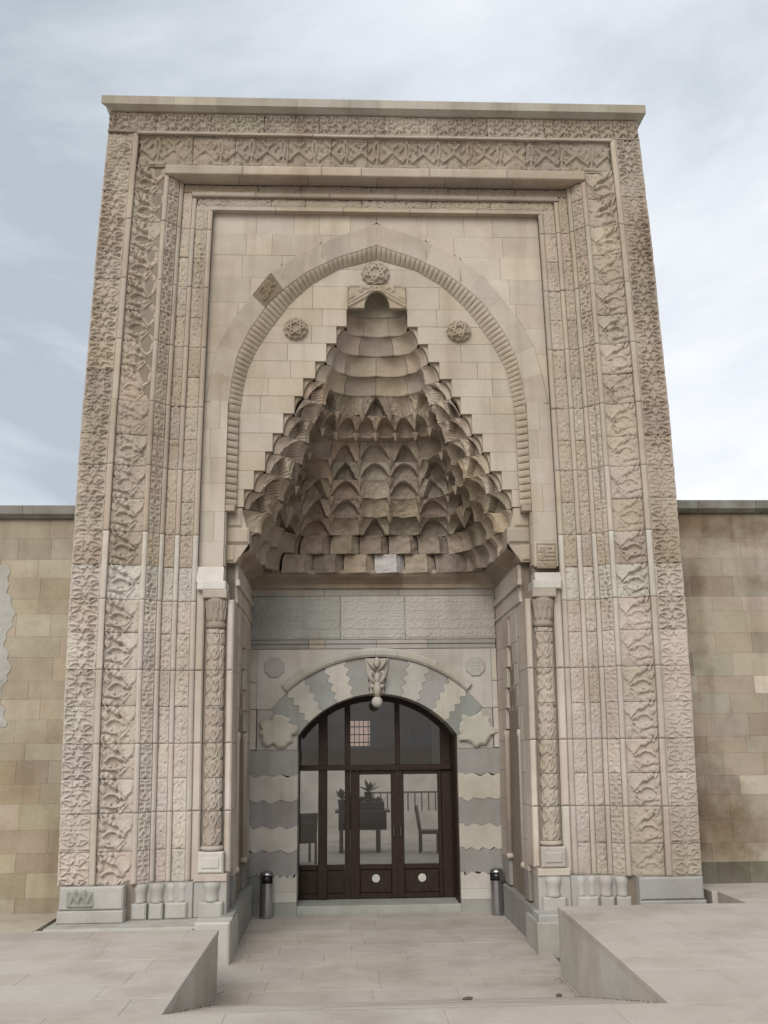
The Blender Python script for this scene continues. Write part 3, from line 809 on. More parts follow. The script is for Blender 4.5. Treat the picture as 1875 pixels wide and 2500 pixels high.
# ---- tympanum: stepped courses round the niche
TZ = [5.14, 5.44, 5.73, 5.985, 6.26, 6.545, 6.82, 7.12, 7.385, 7.66, 7.925, 8.207, 8.48, 8.752, 9.117]
TW = [2.11, 2.11, 2.0, 1.885, 1.753, 1.60, 1.50, 1.355, 1.20, 1.078, .907, .747, .60, .45, .43]   # half width of the opening from TZ[k] to TZ[k+1] is TW[k+1]
TD = [2.62, 2.58, 2.50, 2.30, 2.18, 2.10, 2.05, 1.95, 1.45, 1.36, 1.22, 1.10, 1.0, .90, .74]
YT = .60
for s in (-1, 1):
    for k in range(1, 14):
        a, b_ = TZ[k], TZ[k + 1]; wi = TW[k + 1]
        lim = lambda z: 1.985 if z < 7.08 else xat(INN, z)
        wo = max(lim(a), lim(b_))
        if wo - wi < .02: continue
        cuts = [wi]
        while wo - cuts[-1] > .75: cuts.append(cuts[-1] + random.uniform(.35, .6))
        if wo - cuts[-1] < .15 and len(cuts) > 1: cuts.pop()
        cuts.append(wo)
        for xa, xb in zip(cuts[:-1], cuts[1:]):
            zz = np.linspace(a + .002, b_ - .002, 6)
            edge = [(max(xa + .004, min(xb - .002, lim(z) + .01)), z) for z in zz]
            poly = [(s * (xa + .002), zz[0])] + [(s * p[0], p[1]) for p in edge] + [(s * (xa + .002), zz[-1])]
            if s < 0: poly = poly[::-1]
            MB().prism(poly, YT + random.uniform(-.003, .003), YT + .13, .001).build("tympanum_block", M_STONE, portal, color=jit((.465, .41, .335), .03), warp=True)
# crown of the tympanum over the niche
for a, b_ in ((9.117, 9.40), (9.40, 9.58)):
    wo = max(.25, xat(INN, a)); 
    for s in (-1, 1):
        zz = np.linspace(a + .002, b_ - .002, 5)
        poly = [(s * .001, zz[0])] + [(s * max(.02, xat(INN, z) + .01), z) for z in zz] + [(s * .001, zz[-1])]
        if s < 0: poly = poly[::-1]
        MB().prism(poly, YT, YT + .13, .001).build("tympanum_block", M_STONE, portal, color=jit((.465, .41, .335), .03), warp=True)
for s in (-1, 1):   # corbels at the springing of the niche
    pl = [(2.15, 4.94), (2.15, 5.74), (1.93, 5.74), (1.84, 5.44), (1.80, 5.22), (1.93, 5.02), (1.985, 4.94)]
    MB().prism([(s * p[0], p[1]) for p in (pl if s > 0 else pl[::-1])][::-1], .63, 1.0, 0).build("corbel_bed", M_STONE, portal, color=C_UP, warp=True)
    for (x0, x1, y1_, z0, z1) in ((1.80, 2.13, 1.0, 5.205, 5.44), (1.90, 2.13, .9, 5.44, 5.725), (1.99, 2.13, .76, 4.95, 5.20)):
        a, b_ = sorted((s * x0, s * x1)); MB().block(a, b_, .60, y1_, z0 + .002, z1 - .002, .03).build("corbel_block", M_STONE, portal, color=jit((.44, .38, .30), .05), warp=True)
for s in (-1, 1):   # the wall beside the lowest steps
    a, b_ = sorted((s * 2.105, s * 2.20)); 
    for z0, z1 in ((5.14, 5.44), (5.44, 5.72), (4.86, 5.14)):
        MB().block(a, b_, .46, .62, z0 + .002, z1 - .002, .004).build("field_block", M_STONE, portal, color=jit(C_UP, .06), warp=True)

# ---- stalactite vault
def plan(w, d, n_exp, t):
    """U-shaped plan: t in [0,1] from the front left round the back to the front right"""
    th = np.pi * (1 - np.linspace(0, 1, 721))
    c, s_ = np.cos(th), np.sin(th)
    X = w * np.sign(c) * np.abs(c) ** (2 / n_exp); Y = .72 + (d - .72) * np.abs(s_) ** (2 / n_exp)
    L_ = np.r_[0, np.cumsum(np.hypot(np.diff(X), np.diff(Y)))]; L_ /= L_[-1]
    xs_, ys_ = np.interp(t, L_, X), np.interp(t, L_, Y)
    # the lower tiers: splayed cheeks, straight flanks, canted corners, straight back
    q = min(1, max(0, (n_exp - 2.4) / 1.6))
    if q > 0:
        a = min(.36, .26 * w); D = d - .72
        H = [(w, .72), (w - .8 * a, .72 + .17 * D), (w - 1.05 * a, .72 + .6 * D), (w - 1.5 * a - .05, .72 + .92 * D), (w - 2.3 * a, d), (0, d)]
        P = np.array([(-x_, y_) for x_, y_ in H] + [(x_, y_) for x_, y_ in H[::-1]][1:])
        l2 = np.r_[0, np.cumsum(np.hypot(*np.diff(P, axis=0).T))]; l2 /= l2[-1]
        xs_ = xs_ * (1 - q) + np.interp(t, l2, P[:, 0]) * q; ys_ = ys_ * (1 - q) + np.interp(t, l2, P[:, 1]) * q
    return xs_, ys_
vault = bpy.data.objects.new("muqarnas_vault", None); COL.objects.link(vault); vault.parent = portal; vault.empty_display_size = .2
vault['label'] = "stalactite vault of stepped hollow cells"
NCELL = [14, 14, 13, 12, 11, 10, 9, 11, 7, 5, 4, 3, 3, 1]
for k in range(14):
    z0, z1 = TZ[k], TZ[k + 1]
    n0 = np.interp(k, [0, 7, 13], [9, 5, 2.3]); n1 = np.interp(k + 1, [0, 7, 13], [9, 5, 2.3])
    w0, w1 = TW[k + 1] - .0, (TW[k + 2] if k < 13 else .06)
    if k == 13: w0 = .43
    d0, d1 = TD[k] - .04, TD[k + 1]
    if k == 7: d0 = 1.56
    if k == 6: d1 = 1.95
    nc = NCELL[k]; off = .5 / nc if k % 2 else 0
    bounds = np.linspace(0, 1, nc + 1) if not off else np.r_[0, (np.arange(nc - 1) + 1) / nc - off * .0 + (.5 / nc if nc > 4 else 0) - (.0), 1]
    bounds = np.unique(np.clip(bounds, 0, 1))
    for c in range(len(bounds) - 1):
        ta, tb = bounds[c], bounds[c + 1]
        nu, nv = (27, 22) if 2 <= k <= 8 else (15, 11)
        g_ = (tb - ta) * .006
        U, V = np.meshgrid(np.linspace(0, 1, nu), np.linspace(0, 1, nv))
        T_ = ta + g_ + (tb - ta - 2 * g_) * U
        x0, y0 = plan(w0, d0, n0, T_.ravel()); x1, y1 = plan(w1, d1, n1, T_.ravel())
        e1x, e1y = plan(w0, d0, n0, np.clip(T_.ravel() + .004, 0, 1)); e0x, e0y = plan(w0, d0, n0, np.clip(T_.ravel() - .004, 0, 1))
        nx, ny = -(e1y - e0y), (e1x - e0x); ln = np.hypot(nx, ny) + 1e-9; nx /= ln; ny /= ln     # points into the wall
        x0, y0, x1, y1, nx, ny = (q.reshape(U.shape) for q in (x0, y0, x1, y1, nx, ny))
        a_ = 1 - np.sqrt(np.clip(1 - (V * .985) ** 2, 0, 1)) if k not in (0, 1) else V ** 4
        if k == 7: a_ = V ** 1.5
        X = x0 + (x1 - x0) * a_; Y = y0 + (y1 - y0) * a_; Z = z0 + .004 + (z1 - z0 - .008) * V
        c2 = np.abs(2 * U - 1)
        arch = .96 * (1 - c2 ** 1.7)
        if k in (0, 1):       # folded blocks at the foot: a broad face and a short return
            saw = np.where(U < .74, .02 + .10 * U, .10 * (1 - (U - .74) / .26) - .03)
            disp = .075 - saw * 1.25
        elif k >= 9:
            disp = .045 * (1 - c2 ** 2) * (1 - V ** 3)
        elif k == 7:
            disp = .20 * ss(.8 * (1 - c2 ** 2.4) + .10 - V, 0, .10) * (1 - c2 ** 4) - .01
        else:
            sym = min(c, len(bounds) - 2 - c)
            kind_ = (sym * 2 + k * 3) % 3
            if kind_ == 0:      # pointed niche with flat cheeks
                cc_ = np.clip(c2 / .70, 0, 1.4)
                disp = .19 * ss(.97 * (1 - cc_ ** 1.5) - V, 0, .06) * (1 - .35 * cc_) - .02
            elif kind_ == 1:    # folded facet
                disp = .12 * (1 - c2) * (1 - V ** 2) - .03 + .03 * V
            else:               # broad hollow with a sharp rim
                disp = .15 * ss(.93 * (1 - c2 ** 2.2) - V, 0, .08) * np.sqrt(np.clip(1 - c2 ** 2, 0, 1)) - .02
            disp = disp - .03 * c2 ** 6
        if 2 <= k <= 6:
            for tc in (.255, .745): disp = disp + .16 * np.exp(-((T_ - tc) / .045) ** 2) * ss(1.02 - V, 0, .25)
        mid = (ta + tb) / 2
        disp = disp + .030 * (vnoise(T_ * 90 + k * 7.1, V * 4 + k * 3.3, 71) - .5) * (k < 9) + .014 * (vnoise(T_ * 240 + k, V * 9 + k, 72) - .5)
        disp = disp * ss(np.minimum(T_, 1 - T_), -.002, .035)
        X = X + nx * disp; Y = np.maximum(Y + ny * disp, .735)
        if k in (3, 4, 5, 6, 7, 8) and .16 < ta < .84:      # a stalactite point hangs where two cells meet
            px_, py_, pz_ = X[0, 0], Y[0, 0], Z[0, 0]; r_ = .055; hx, hy = -nx[0, 0], -ny[0, 0]
            qx, qy = px_ - hx * .02, py_ - hy * .02; tx, ty = -hy, hx
            vv = [(qx + tx * r_, qy + ty * r_, pz_ + .01), (qx + hx * r_ * 1.2, qy + hy * r_ * 1.2, pz_ + .01), (qx - tx * r_, qy - ty * r_, pz_ + .01), (qx - hx * r_, qy - hy * r_, pz_ + .01), (qx + hx * .01, qy + hy * .01, pz_ - .13)]
            obj("stalactite_point", vv, [(0, 1, 4), (1, 2, 4), (2, 3, 4), (3, 0, 4), (3, 2, 1, 0)], M_VAULT, vault, color=jit((.42, .36, .285), .06), warp=True)
        # lip under each cell so that the bed joint shows
        P = np.stack([X, Y, Z], -1).reshape(-1, 3)
        lp = .62 if k == 7 else .11
        lip = np.stack([(X + nx * lp)[0], np.maximum((Y + ny * lp)[0], .735), Z[0]], -1)
        P = np.vstack([lip, P])
        F = [(i, i + 1, nu + i + 1, nu + i) for i in range(nu - 1)]
        F += [(nu + r * nu + i, nu + r * nu + i + 1, nu + (r + 1) * nu + i + 1, nu + (r + 1) * nu + i) for r in range(nv - 1) for i in range(nu - 1)]
        mid = (ta + tb) / 2
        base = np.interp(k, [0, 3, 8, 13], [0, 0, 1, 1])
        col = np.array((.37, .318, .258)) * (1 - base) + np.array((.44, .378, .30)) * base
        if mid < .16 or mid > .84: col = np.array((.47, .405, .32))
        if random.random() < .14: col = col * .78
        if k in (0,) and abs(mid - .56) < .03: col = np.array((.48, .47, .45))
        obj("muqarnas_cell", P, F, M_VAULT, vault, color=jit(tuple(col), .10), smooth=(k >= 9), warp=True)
# flat cheeks that close each step of the niche's edge
for s in (-1, 1):
    for k in range(1, 13):
        z0, z1 = TZ[k], TZ[k + 1]; w0, w1 = TW[k + 1], TW[k + 2]
        if w0 - w1 < .03: continue
        cv = []
        for i in range(11):
            V = i / 10; a_ = 1 - math.sqrt(max(0, 1 - (V * .985) ** 2)); cv.append((w0 + .004 + (w1 - w0) * a_, z0 + .003 + (z1 - z0 - .004) * V))
        poly = [(s * (w0 + .03), z0 + .003)] + [(s * p[0], p[1]) for p in cv] + [(s * (w1 - .002), z1 - .001), (s * (w0 + .03), z1 - .001)]
        if s > 0: poly = poly[::-1]
        MB().prism(poly, .665, .76, 0).build("step_cheek", M_STONE, vault, color=jit((.46, .395, .31), .04), warp=True)
# hanging corner pendants
for s in (-1, 1):
    v = [(s * 1.50, 1.78, 6.02), (s * 1.30, 1.66, 6.02), (s * 1.22, 1.92, 6.02), (s * 1.42, 2.04, 6.02), (s * 1.36, 1.84, 5.70)]
    v2 = [((p[0]), p[1] - .0, p[2]) for p in v]
    obj("pendant", v2, [(0, 1, 4), (1, 2, 4), (2, 3, 4), (3, 0, 4), (3, 2, 1, 0)], M_VAULT, vault, color=(.37, .32, .25), warp=True)
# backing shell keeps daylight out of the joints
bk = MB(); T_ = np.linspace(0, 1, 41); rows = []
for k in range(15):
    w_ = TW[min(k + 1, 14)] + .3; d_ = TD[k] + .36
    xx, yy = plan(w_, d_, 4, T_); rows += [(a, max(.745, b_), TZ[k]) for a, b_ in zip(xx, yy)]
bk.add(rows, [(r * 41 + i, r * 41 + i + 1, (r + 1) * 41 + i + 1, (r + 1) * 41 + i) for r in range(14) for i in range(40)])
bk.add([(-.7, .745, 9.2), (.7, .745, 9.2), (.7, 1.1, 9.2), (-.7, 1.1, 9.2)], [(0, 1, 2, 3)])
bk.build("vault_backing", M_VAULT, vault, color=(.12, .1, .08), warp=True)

# ---- carved head of the niche and bosses on the tympanum
def frame_head():
    w = .86; zb2 = 8.76
    def f(U, V):
        x_ = U - w / 2; y_ = V
        line = np.minimum(np.abs(y_ - (.285 - np.abs(x_) * .62)), 9) * .85
        h = .03 * (1 - ss(line, .012, .022))
        line2 = np.abs(y_ - (.345 - np.abs(x_) * .62)) * .85
        h = np.maximum(h, .022 * (1 - ss(line2, .008, .016)))
        orn = vnoise(U * 21, V * 21, 8)
        h = np.maximum(h, .024 * ss(orn, .52, .66) * (y_ > .38 - np.abs(x_) * .6))
        ed = np.minimum(np.minimum(U, w - U), .36 - V)
        return np.maximum(h, .02 * (1 - ss(ed, .01, .02)))
    # two spandrels: leave the opening free by cutting the mesh along the arch
    for s in (-1, 1):
        def place(U, V, H, s=s):
            # U 0..1 from arch line to outer edge, V 0..1 bottom to top
            z_ = zb2 + V * .36
            ax = np.sqrt(np.clip(1 - (V * .36 / .27) ** 2.0, 0, 1)) * .19
            x_ = ax + U * (.425 - ax)
            return (s * x_, YT - .03 - f(x_ + w / 2, z_ - zb2) + 0 * H - np.where(H < -.03, -.08, 0), z_)
        relief("carved_spandrel", portal, 0, 1, 0, 1, lambda U, V: 0 * U, place, M_STONE, (.42, .36, .28), res=.035, gap=0)
frame_head()
def boss(xc, zc, rx, rz, seed, label):
    N2, m_ = 72, 17; v = [(xc, YT - .10, zc)]; f = []
    sg = []
    for q in range(6):
        a, b_ = math.radians(60 * q + 30 * seed), math.radians(60 * q + 120 + 30 * seed)
        sg.append((.78 * math.cos(a), .78 * math.sin(a), .78 * math.cos(b_), .78 * math.sin(b_)))
        sg += arcs(.52 * math.cos(a), .52 * math.sin(a), .17, .17, 0, 360, 10)
    for r in range(1, m_ + 1):
        q = r / m_
        for i in range(N2):
            a = 2 * math.pi * i / N2
            rad = q * (1 + .06 * math.cos(a * 12 + seed) * (q > .75))
            px, pz = rad * math.cos(a), rad * math.sin(a)
            d = float(segd(np.array([px]), np.array([pz]), sg)[0])
            h = .085 * math.sqrt(max(0, 1 - q * q)) + .045 * (1 - float(ss(np.array([d]), .04, .12)[0])) * (q < .93) + .03 * (.84 < q < .95)
            v.append((xc + rx * px, YT - h + (.02 if r == m_ else 0), zc + rz * pz))
    for i in range(N2): f.append((0, 1 + (i + 1) % N2, 1 + i))
    for r in range(m_ - 1):
        for i in range(N2): f.append((1 + r * N2 + i, 1 + r * N2 + (i + 1) % N2, 1 + (r + 1) * N2 + (i + 1) % N2, 1 + (r + 1) * N2 + i))
    obj("carved_boss", v, [q[::-1] for q in f], M_STONE, portal, color=(.40, .345, .275), smooth=True, warp=True, label=label)
boss(-1.20, 8.42, .175, .17, 0, "round carved boss with knotwork")
boss(1.21, 8.40, .18, .165, 1.5, "round carved boss with star rim")
boss(-.02, 9.32, .21, .19, .7, "carved boss of leaves at the crown")

# ---- pale capital blocks, capitals, corner columns
for s in (-1, 1):
    zc = 4.83 if s < 0 else 4.74
    cnew = (.62, .59, .54) if s < 0 else (.56, .54, .48)
    a, b_ = sorted((s * 2.46, s * 2.105)); 
    v = [(a, .30, 4.62), (b_, .30, 4.62), (b_, .34, zc), (a, .34, zc), (a, .60, 4.62), (b_, .60, 4.62), (b_, .60, zc), (a, .60, zc)]
    obj("pale_block", v, [(0, 1, 2, 3), (1, 5, 6, 2), (5, 4, 7, 6), (4, 0, 3, 7), (3, 2, 6, 7), (4, 5, 1, 0)], M_MARBLE, portal, color=cnew, warp=True, label="new pale stone block")
    a, b_ = sorted((s * 2.44, s * 2.06)); MB().block(a, b_, .22, .6, 4.50, 4.618, .012).build("abacus", M_MARBLE, portal, color=cnew, warp=True)
    a, b_ = sorted((s * 2.36, s * 2.04)); MB().block(a, b_, .20, .6, 4.385, 4.498, .012).build("abacus", M_STONE, portal, color=(.42, .375, .325), warp=True)
    col = empty("corner_column", (0, 0, 0)); col.parent = portal
    cx, cy = s * 2.19, .36
    m_ = MB(); m_.lathe([(.152, 4.385), (.145, 4.33), (.122, 4.2), (.115, 4.08), (.13, 4.05), (.135, 4.02), (.115, 3.99)], cx, cy, 24); m_.build("capital", M_STONE, col, color=(.33, .285, .235), smooth=True, warp=True)
    def hcap(U, V):
        lf = np.abs(np.sin(U / .40 * math.pi * 5)) * (V < 4.25) + np.abs(np.sin(U / .40 * math.pi * 10)) * (V >= 4.25)
        return .02 * ss(lf * (.6 + .4 * vnoise(U * 30, V * 26, 2)), .3, .6)
    def plcap(U, V, H):
        an = math.pi * 1.08 + (U / .40) * math.pi * .92; rr = np.interp(V, [4.08, 4.2, 4.33, 4.385], [.112, .122, .142, .152])
        return (cx + (rr + H) * np.cos(an), cy + (rr + H) * np.sin(an), V)
    relief("capital_carving", col, 0, .40, 4.09, 4.37, hcap, plcap, M_STONE, (.36, .315, .265), res=.0125, skirt=.04)
    zsC = [z for z in JO if 1.24 < z < 3.98]; zsC = [1.25] + [z for z in zsC if z > 1.4] + [3.985]
    sgc = []
    for q in (0, 1):
        for (u0, v0) in ((.08, .10), (.20, .10), (.08, .30), (.20, .30), (.32, .10), (.32, .30)):
            sgc += arcs(u0, v0, .045, .07, 200 - q * 160, 480 - q * 160, 8) + [(u0 - .02, v0 - .08, u0 + .02, v0 + .09)]
    for a, b_ in zip(zsC[:-1], zsC[1:]):
        def hc(U, V):
            v = V % .42; d = segd(U % .40, v, sgc)
            leafy = vnoise(U * 24, V * 19, 14)
            return .026 * np.maximum(1 - ss(d, .008, .018), .9 * ss(leafy, .56, .68)) - .006
        def plc(U, V, H):
            an = math.pi * (1.08 - .16 * 0) + (U / .40) * math.pi * .92
            return (cx + (.108 + H) * np.cos(an), cy + (.108 + H) * np.sin(an), V)
        relief("shaft_drum", col, 0, .40, a, b_, hc, plc, M_STONE, jit((.43, .375, .31), .04), res=.0125, skirt=.03, wear=0)
    m_ = MB(); m_.lathe([(.12, 1.252), (.15, 1.235), (.155, 1.21), (.13, 1.19)], cx, cy, 20); m_.build("base_ring", M_STONE, col, color=(.44, .39, .33), smooth=True, warp=True)
    cb = (.62, .60, .55) if s < 0 else (.46, .42, .37)
    a, b_ = sorted((cx - .16, cx + .16))
    m_ = MB(); m_.block(a, b_, .19, .56, .93, 1.185, .02); m_.block(a + .05, b_ - .05, .175, .19, .99, 1.12, .012); m_.build("column_base", M_MARBLE, col, color=cb, warp=True)
    a, b_ = sorted((s * 2.40, s * 1.98)); MB().block(a, b_, .20, .56, .832, .925, .012).build("base_slab", M_STONE, portal, color=jit(C_LOW, .04), warp=True)
    # plain strip and roll moulding beside the column, and the arris towards the recess
    zz = [.83, 1.67, 2.51, 3.44, 4.38]
    for z0, z1 in zip(zz[:-1], zz[1:]):
        a, b_ = sorted((s * 2.455, s * 2.345)); MB().block(a, b_, .32, .56, z0 + .003, z1 - .003 if z1 < 4.3 else 4.617, .02).build("jamb_strip", M_STONE, portal, color=jit(C_LOW, .05), warp=True)
        a, b_ = sorted((s * 2.035, s * 1.955)); MB().block(a, b_, .30, .76, z0 + .1 if z0 < .9 else z0 + .003, z1 - .003, .02).build("jamb_strip", M_STONE, portal, color=jit(C_LOW, .05), warp=True)
        a, b_ = sorted((s * 2.345, s * 2.035)); MB().block(a, b_, .385, .56, z0 + .003, z1 - .003, .003).build("jamb_strip", M_STONE, portal, color=jit((.36, .315, .26), .05), warp=True)

# ---- square kufic panel on the right pier
kx0, kz0, kw, kh = 2.16, 4.81, .27, .36
kbars = [(.02, .31, .25, .335), (.13, .245, .25, .27), (.13, .19, .25, .215), (.10, .135, .25, .16), (.09, .085, .25, .108), (.015, .085, .06, .11), (.02, .20, .075, .225), (.07, .03, .12, .055), (.13, .19, .15, .335), (.225, .245, .25, .335), (.06, .03, .08, .10), (.03, .25, .05, .31)]
def hkuf(U, V):
    m_ = np.zeros_like(U)
    for (a, b_, c, d) in kbars:
        m_ = np.maximum(m_, ss(np.minimum(np.minimum(U - a, c - U), np.minimum(V - b_, d - V)), -.004, .004))
    return -.03 * m_
relief("kufic_panel", portal, 0, kw, 0, kh, hkuf, lambda U, V, H: (kx0 + U + 0 * H, .405 - H, kz0 + V), M_STONE, (.33, .28, .215), res=.008, label="square panel of carved kufic script")

# ---- recess: side walls, benches, mouldings
XR = 1.955
for s in (-1, 1):
    S = lambda x: s * x
    # ashlar of the side wall (faces the passage)
    zz = [.46, .83, 1.22, 1.67, 2.08, 2.51, 2.98, 3.44, 3.92, 4.35, 4.93]
    for z0, z1 in zip(zz[:-1], zz[1:]):
        for y0, y1 in ((.76, 1.05), (2.25, 2.9)):
            a, b_ = sorted((s * XR, s * (XR + .06)))
            MB().box(a, b_, y0 + .003, y1 - .003, z0 + .003, z1 - .003).build("reveal_block", M_STONE, portal, color=jit(C_LOW if z0 > .8 else C_GREY, .06), warp=True)
        a, b_ = sorted((s * (XR + .16), s * (XR + .2)))
        MB().box(a, b_, 1.05, 2.25, z0 + .003, z1 - .003).build("niche_block", M_STONE, portal, color=jit((.40, .35, .29), .06), warp=True)
    # side niche: slim shafts and stepped corbels above it
    for yy in (1.08, 2.22):
        MB().lathe([(.045, .9), (.045, 2.55), (.06, 2.6), (.05, 2.66)], s * (XR + .02), yy, 12).build("niche_shaft", M_STONE, portal, color=jit(C_LOW, .05), smooth=True, warp=True)
        MB().lathe([(.055, .84), (.06, .88), (.04, .92)], s * (XR + .02), yy, 12).build("shaft_base", M_STONE, portal, color=jit(C_LOW, .05), smooth=True, warp=True)
    for r, (z0, z1, wd) in enumerate(((2.68, 2.98, .50), (2.98, 3.28, .40), (3.28, 3.58, .30), (3.58, 3.88, .20), (3.88, 4.30, .09))):
        prj = .03 + .0 * r
        for hs_ in (-1, 1):
            y0, y1 = sorted((1.65 + hs_ * wd, 1.65 + hs_ * .61))
            a, b_ = sorted((s * (XR - .005), s * (XR + .18)))
            MB().box(a, b_, y0, y1, z0 + .004, z1 - .004).build("niche_corbel", M_STONE, portal, color=jit(C_LOW, .07), warp=True)
        nb = max(2, int(wd / .12))
        for i in range(nb):
            yy = 1.65 - wd + 2 * wd * (i + .5) / nb
            m_ = MB(); m_.ball((s * (XR + .10), yy, z1 - .02), .075, 8, 6, 1.0, 1.0, 1.4); m_.build("niche_cell", M_STONE, portal, color=jit((.38, .33, .275), .08), smooth=True, warp=True)
    a, b_ = sorted((s * (XR - .005), s * (XR + .2))); MB().box(a, b_, 1.05, 2.25, 4.30, 4.93).build("reveal_block", M_STONE, portal, color=jit(C_LOW, .05), warp=True)
    # horizontal mouldings at the head of the side wall
    for z0, z1, pj in ((4.62, 4.70, .035), (4.38, 4.43, .02)):
        a, b_ = sorted((s * (XR - pj), s * (XR + .02))); MB().box(a, b_, .62, 2.895, z0, z1).build("string_moulding", M_STONE, portal, color=jit(C_LOW, .05), warp=True)
    # bench and its end block
    xb0 = 1.83 if s < 0 else 1.86
    tz_ = .465 if s < 0 else .44
    ye = -.46 if s < 0 else -.19
    for y0, y1 in ((ye + .36, .9), (.9, 1.9), (1.9, 2.72)):
        a, b_ = sorted((s * (xb0 + .018), s * 2.0)); MB().box(a, b_, y0 + .002, y1 - .002, -.02, tz_ - .006).build("bench_slab", M_MARBLE, portal, color=jit((.31, .31, .295), .07))
    a, b_ = sorted((s * xb0, s * 2.24))
    m_ = MB(); m_.block(a, b_, ye, ye + .36, -.02, tz_ + .003, .02); m_.build("end_block", M_MARBLE, portal, color=(.53, .52, .48) if s < 0 else (.46, .46, .44))
    if s > 0:
        MB().lathe([(.022, -.004), (.022, .004)], 0, 0, 14).v
        v = [(1.93 + .026 * math.cos(2 * math.pi * i / 14), ye - .003, .085 + .03 * math.sin(2 * math.pi * i / 14)) for i in range(14)]
        obj("drain_hole", v, [tuple(range(14))], M_BLACK, portal)

# cornice under the vault, round three sides
prof = [(0, 4.93), (.02, 4.94), (.03, 5.0), (.10, 5.05), (.20, 5.10), (.25, 5.14), (.25, 5.195), (.22, 5.20), (-.16, 5.20), (-.16, 4.93)]
def mould(pts, name, col, n_in):
    v = []; f = []
    n = len(prof)
    for (x_, y_, dx, dy) in pts:
        for pj, z_ in prof: v.append((x_ + dx * pj, y_ + dy * pj, z_))
    for i in range(len(pts) - 1):
        for j in range(n):
            jj = (j + 1) % n; f.append((i * n + j, i * n + jj, (i + 1) * n + jj, (i + 1) * n + j))
    obj(name, v, f, M_VAULT, portal, color=col, warp=True)
yb = 2.88
for s in (-1, 1):
    mould([(s * 1.98, .62, -s * .75, 0), (s * 1.98, 1.7, -s * .9, 0)], "niche_cornice", jit((.35, .30, .235), .04), 0)
    mould([(s * 1.98, 1.704, -s * .9, 0), (s * 1.98, yb, -s * 1.0, -1.0)], "niche_cornice", jit((.34, .29, .23), .04), 0)
for a, b_ in ((-1.98, -.7), (-.697, .45), (.453, 1.98)):
    cc = jit((.37, .32, .25), .05)
    mould([(a, yb, (1 if a < -1.9 else 0), -1.0), (b_, yb, (-1 if b_ > 1.9 else 0), -1.0)], "niche_cornice", cc, 0)

# ---- door wall (plane y = 2.9)
YD = 2.90
AX = .035
# inscription slabs
def h_script(w, h, seed):
    rr = np.random.default_rng(seed); sg = []
    rows = 5; rh = h / rows
    for r in range(rows):
        b0 = r * rh + rh * .22; x_ = .03
        while x_ < w - .05:
            k = rr.integers(0, 5); L_ = rr.uniform(.02, .06)
            if k == 0: sg.append((x_, b0 + rr.uniform(0, .02), x_ + .004, b0 + rh * .66))
            elif k == 1: sg += arcs(x_ + .02, b0 + .02, .02, .018, 160, 380, 5)
            elif k == 2: sg += arcs(x_ + .02, b0 + .05, .025, .03, 180, 360, 5) + [(x_ + .045, b0 + .05, x_ + .05, b0 + rh * .6)]
            elif k == 3: sg.append((x_, b0, x_ + L_, b0 + .012))
            else: sg.append((x_, b0 + rh * .45, x_ + L_ * .8, b0 + rh * .55))
            x_ += L_ * .62
    def f(U, V):
        out = np.zeros_like(U)
        for r in range(rows):      # test strokes near their own row only
            sel = (V >= r * rh - .02) & (V <= (r + 1) * rh + .02)
            ss_ = [q for q in sg if r * rh - .02 <= q[1] <= (r + 1) * rh]
            d = segd(U[sel], V[sel], ss_); out[sel] = np.maximum(out[sel], 1 - ss(d, .0045, .0115))
        out = np.maximum(out, 1 - ss(np.abs((V / rh) % 1 - .0) * rh, .004, .01))
        return -.011 + .011 * out
    return f
for i, (xa, xb, cc) in enumerate(((-1.985, -.544, (.37, .37, .345)), (-.544, .50, (.41, .395, .37)), (.50, 1.965, (.47, .435, .39)))):
    relief("inscription_slab", portal, 0, xb - xa, 0, .70, h_script(xb - xa, .70, 60 + i), lambda U, V, H, xa=xa: (xa + U + 0 * H, YD - .012 - H, 4.115 + V), M_MARBLE, cc, res=.0105, warp=False,
           label=("greenish grey slab of carved Arabic script", "grey middle slab of carved Arabic script", "tan slab of carved Arabic script")[i])
for a, b_ in ((-1.99, -.8), (-.8, .4), (.4, 1.97)):
    MB().block(a + .002, b_ - .002, YD + .005, YD + .1, 4.818, 4.935, .004).build("ledge_stone", M_MARBLE, portal, color=jit((.36, .335, .295), .05))
# moulded strip under the slabs
for a, b_, cc in ((-1.985, -1.05, C_GREY), (-1.05, -.79, (.43, .39, .30)), (-.79, .03, (.36, .345, .335)), (.03, .86, (.40, .37, .34)), (.86, 1.95, (.33, .325, .31))):
    m_ = MB(); m_.block(a + .002, b_ - .002, YD - .02, YD + .1, 4.045, 4.108, .006); m_.block(a + .002, b_ - .002, YD - .0, YD + .1, 3.968, 4.044, .006); m_.build("strip_stone", M_MARBLE, portal, color=jit(cc, .04))
# upright frame pieces left and right
for s in (-1, 1):
    xo, xi2 = (-1.985, -1.86) if s < 0 else (1.87, 1.955)
    for z0, z1 in ((3.45, 3.965), (3.03, 3.447), (2.41, 3.027)):
        MB().block(xo + .002, xi2 - .002, YD - .015, YD + .1, z0 + .002, z1 - .002, .008).build("frame_stone", M_MARBLE, portal, color=jit(C_MARB, .05))
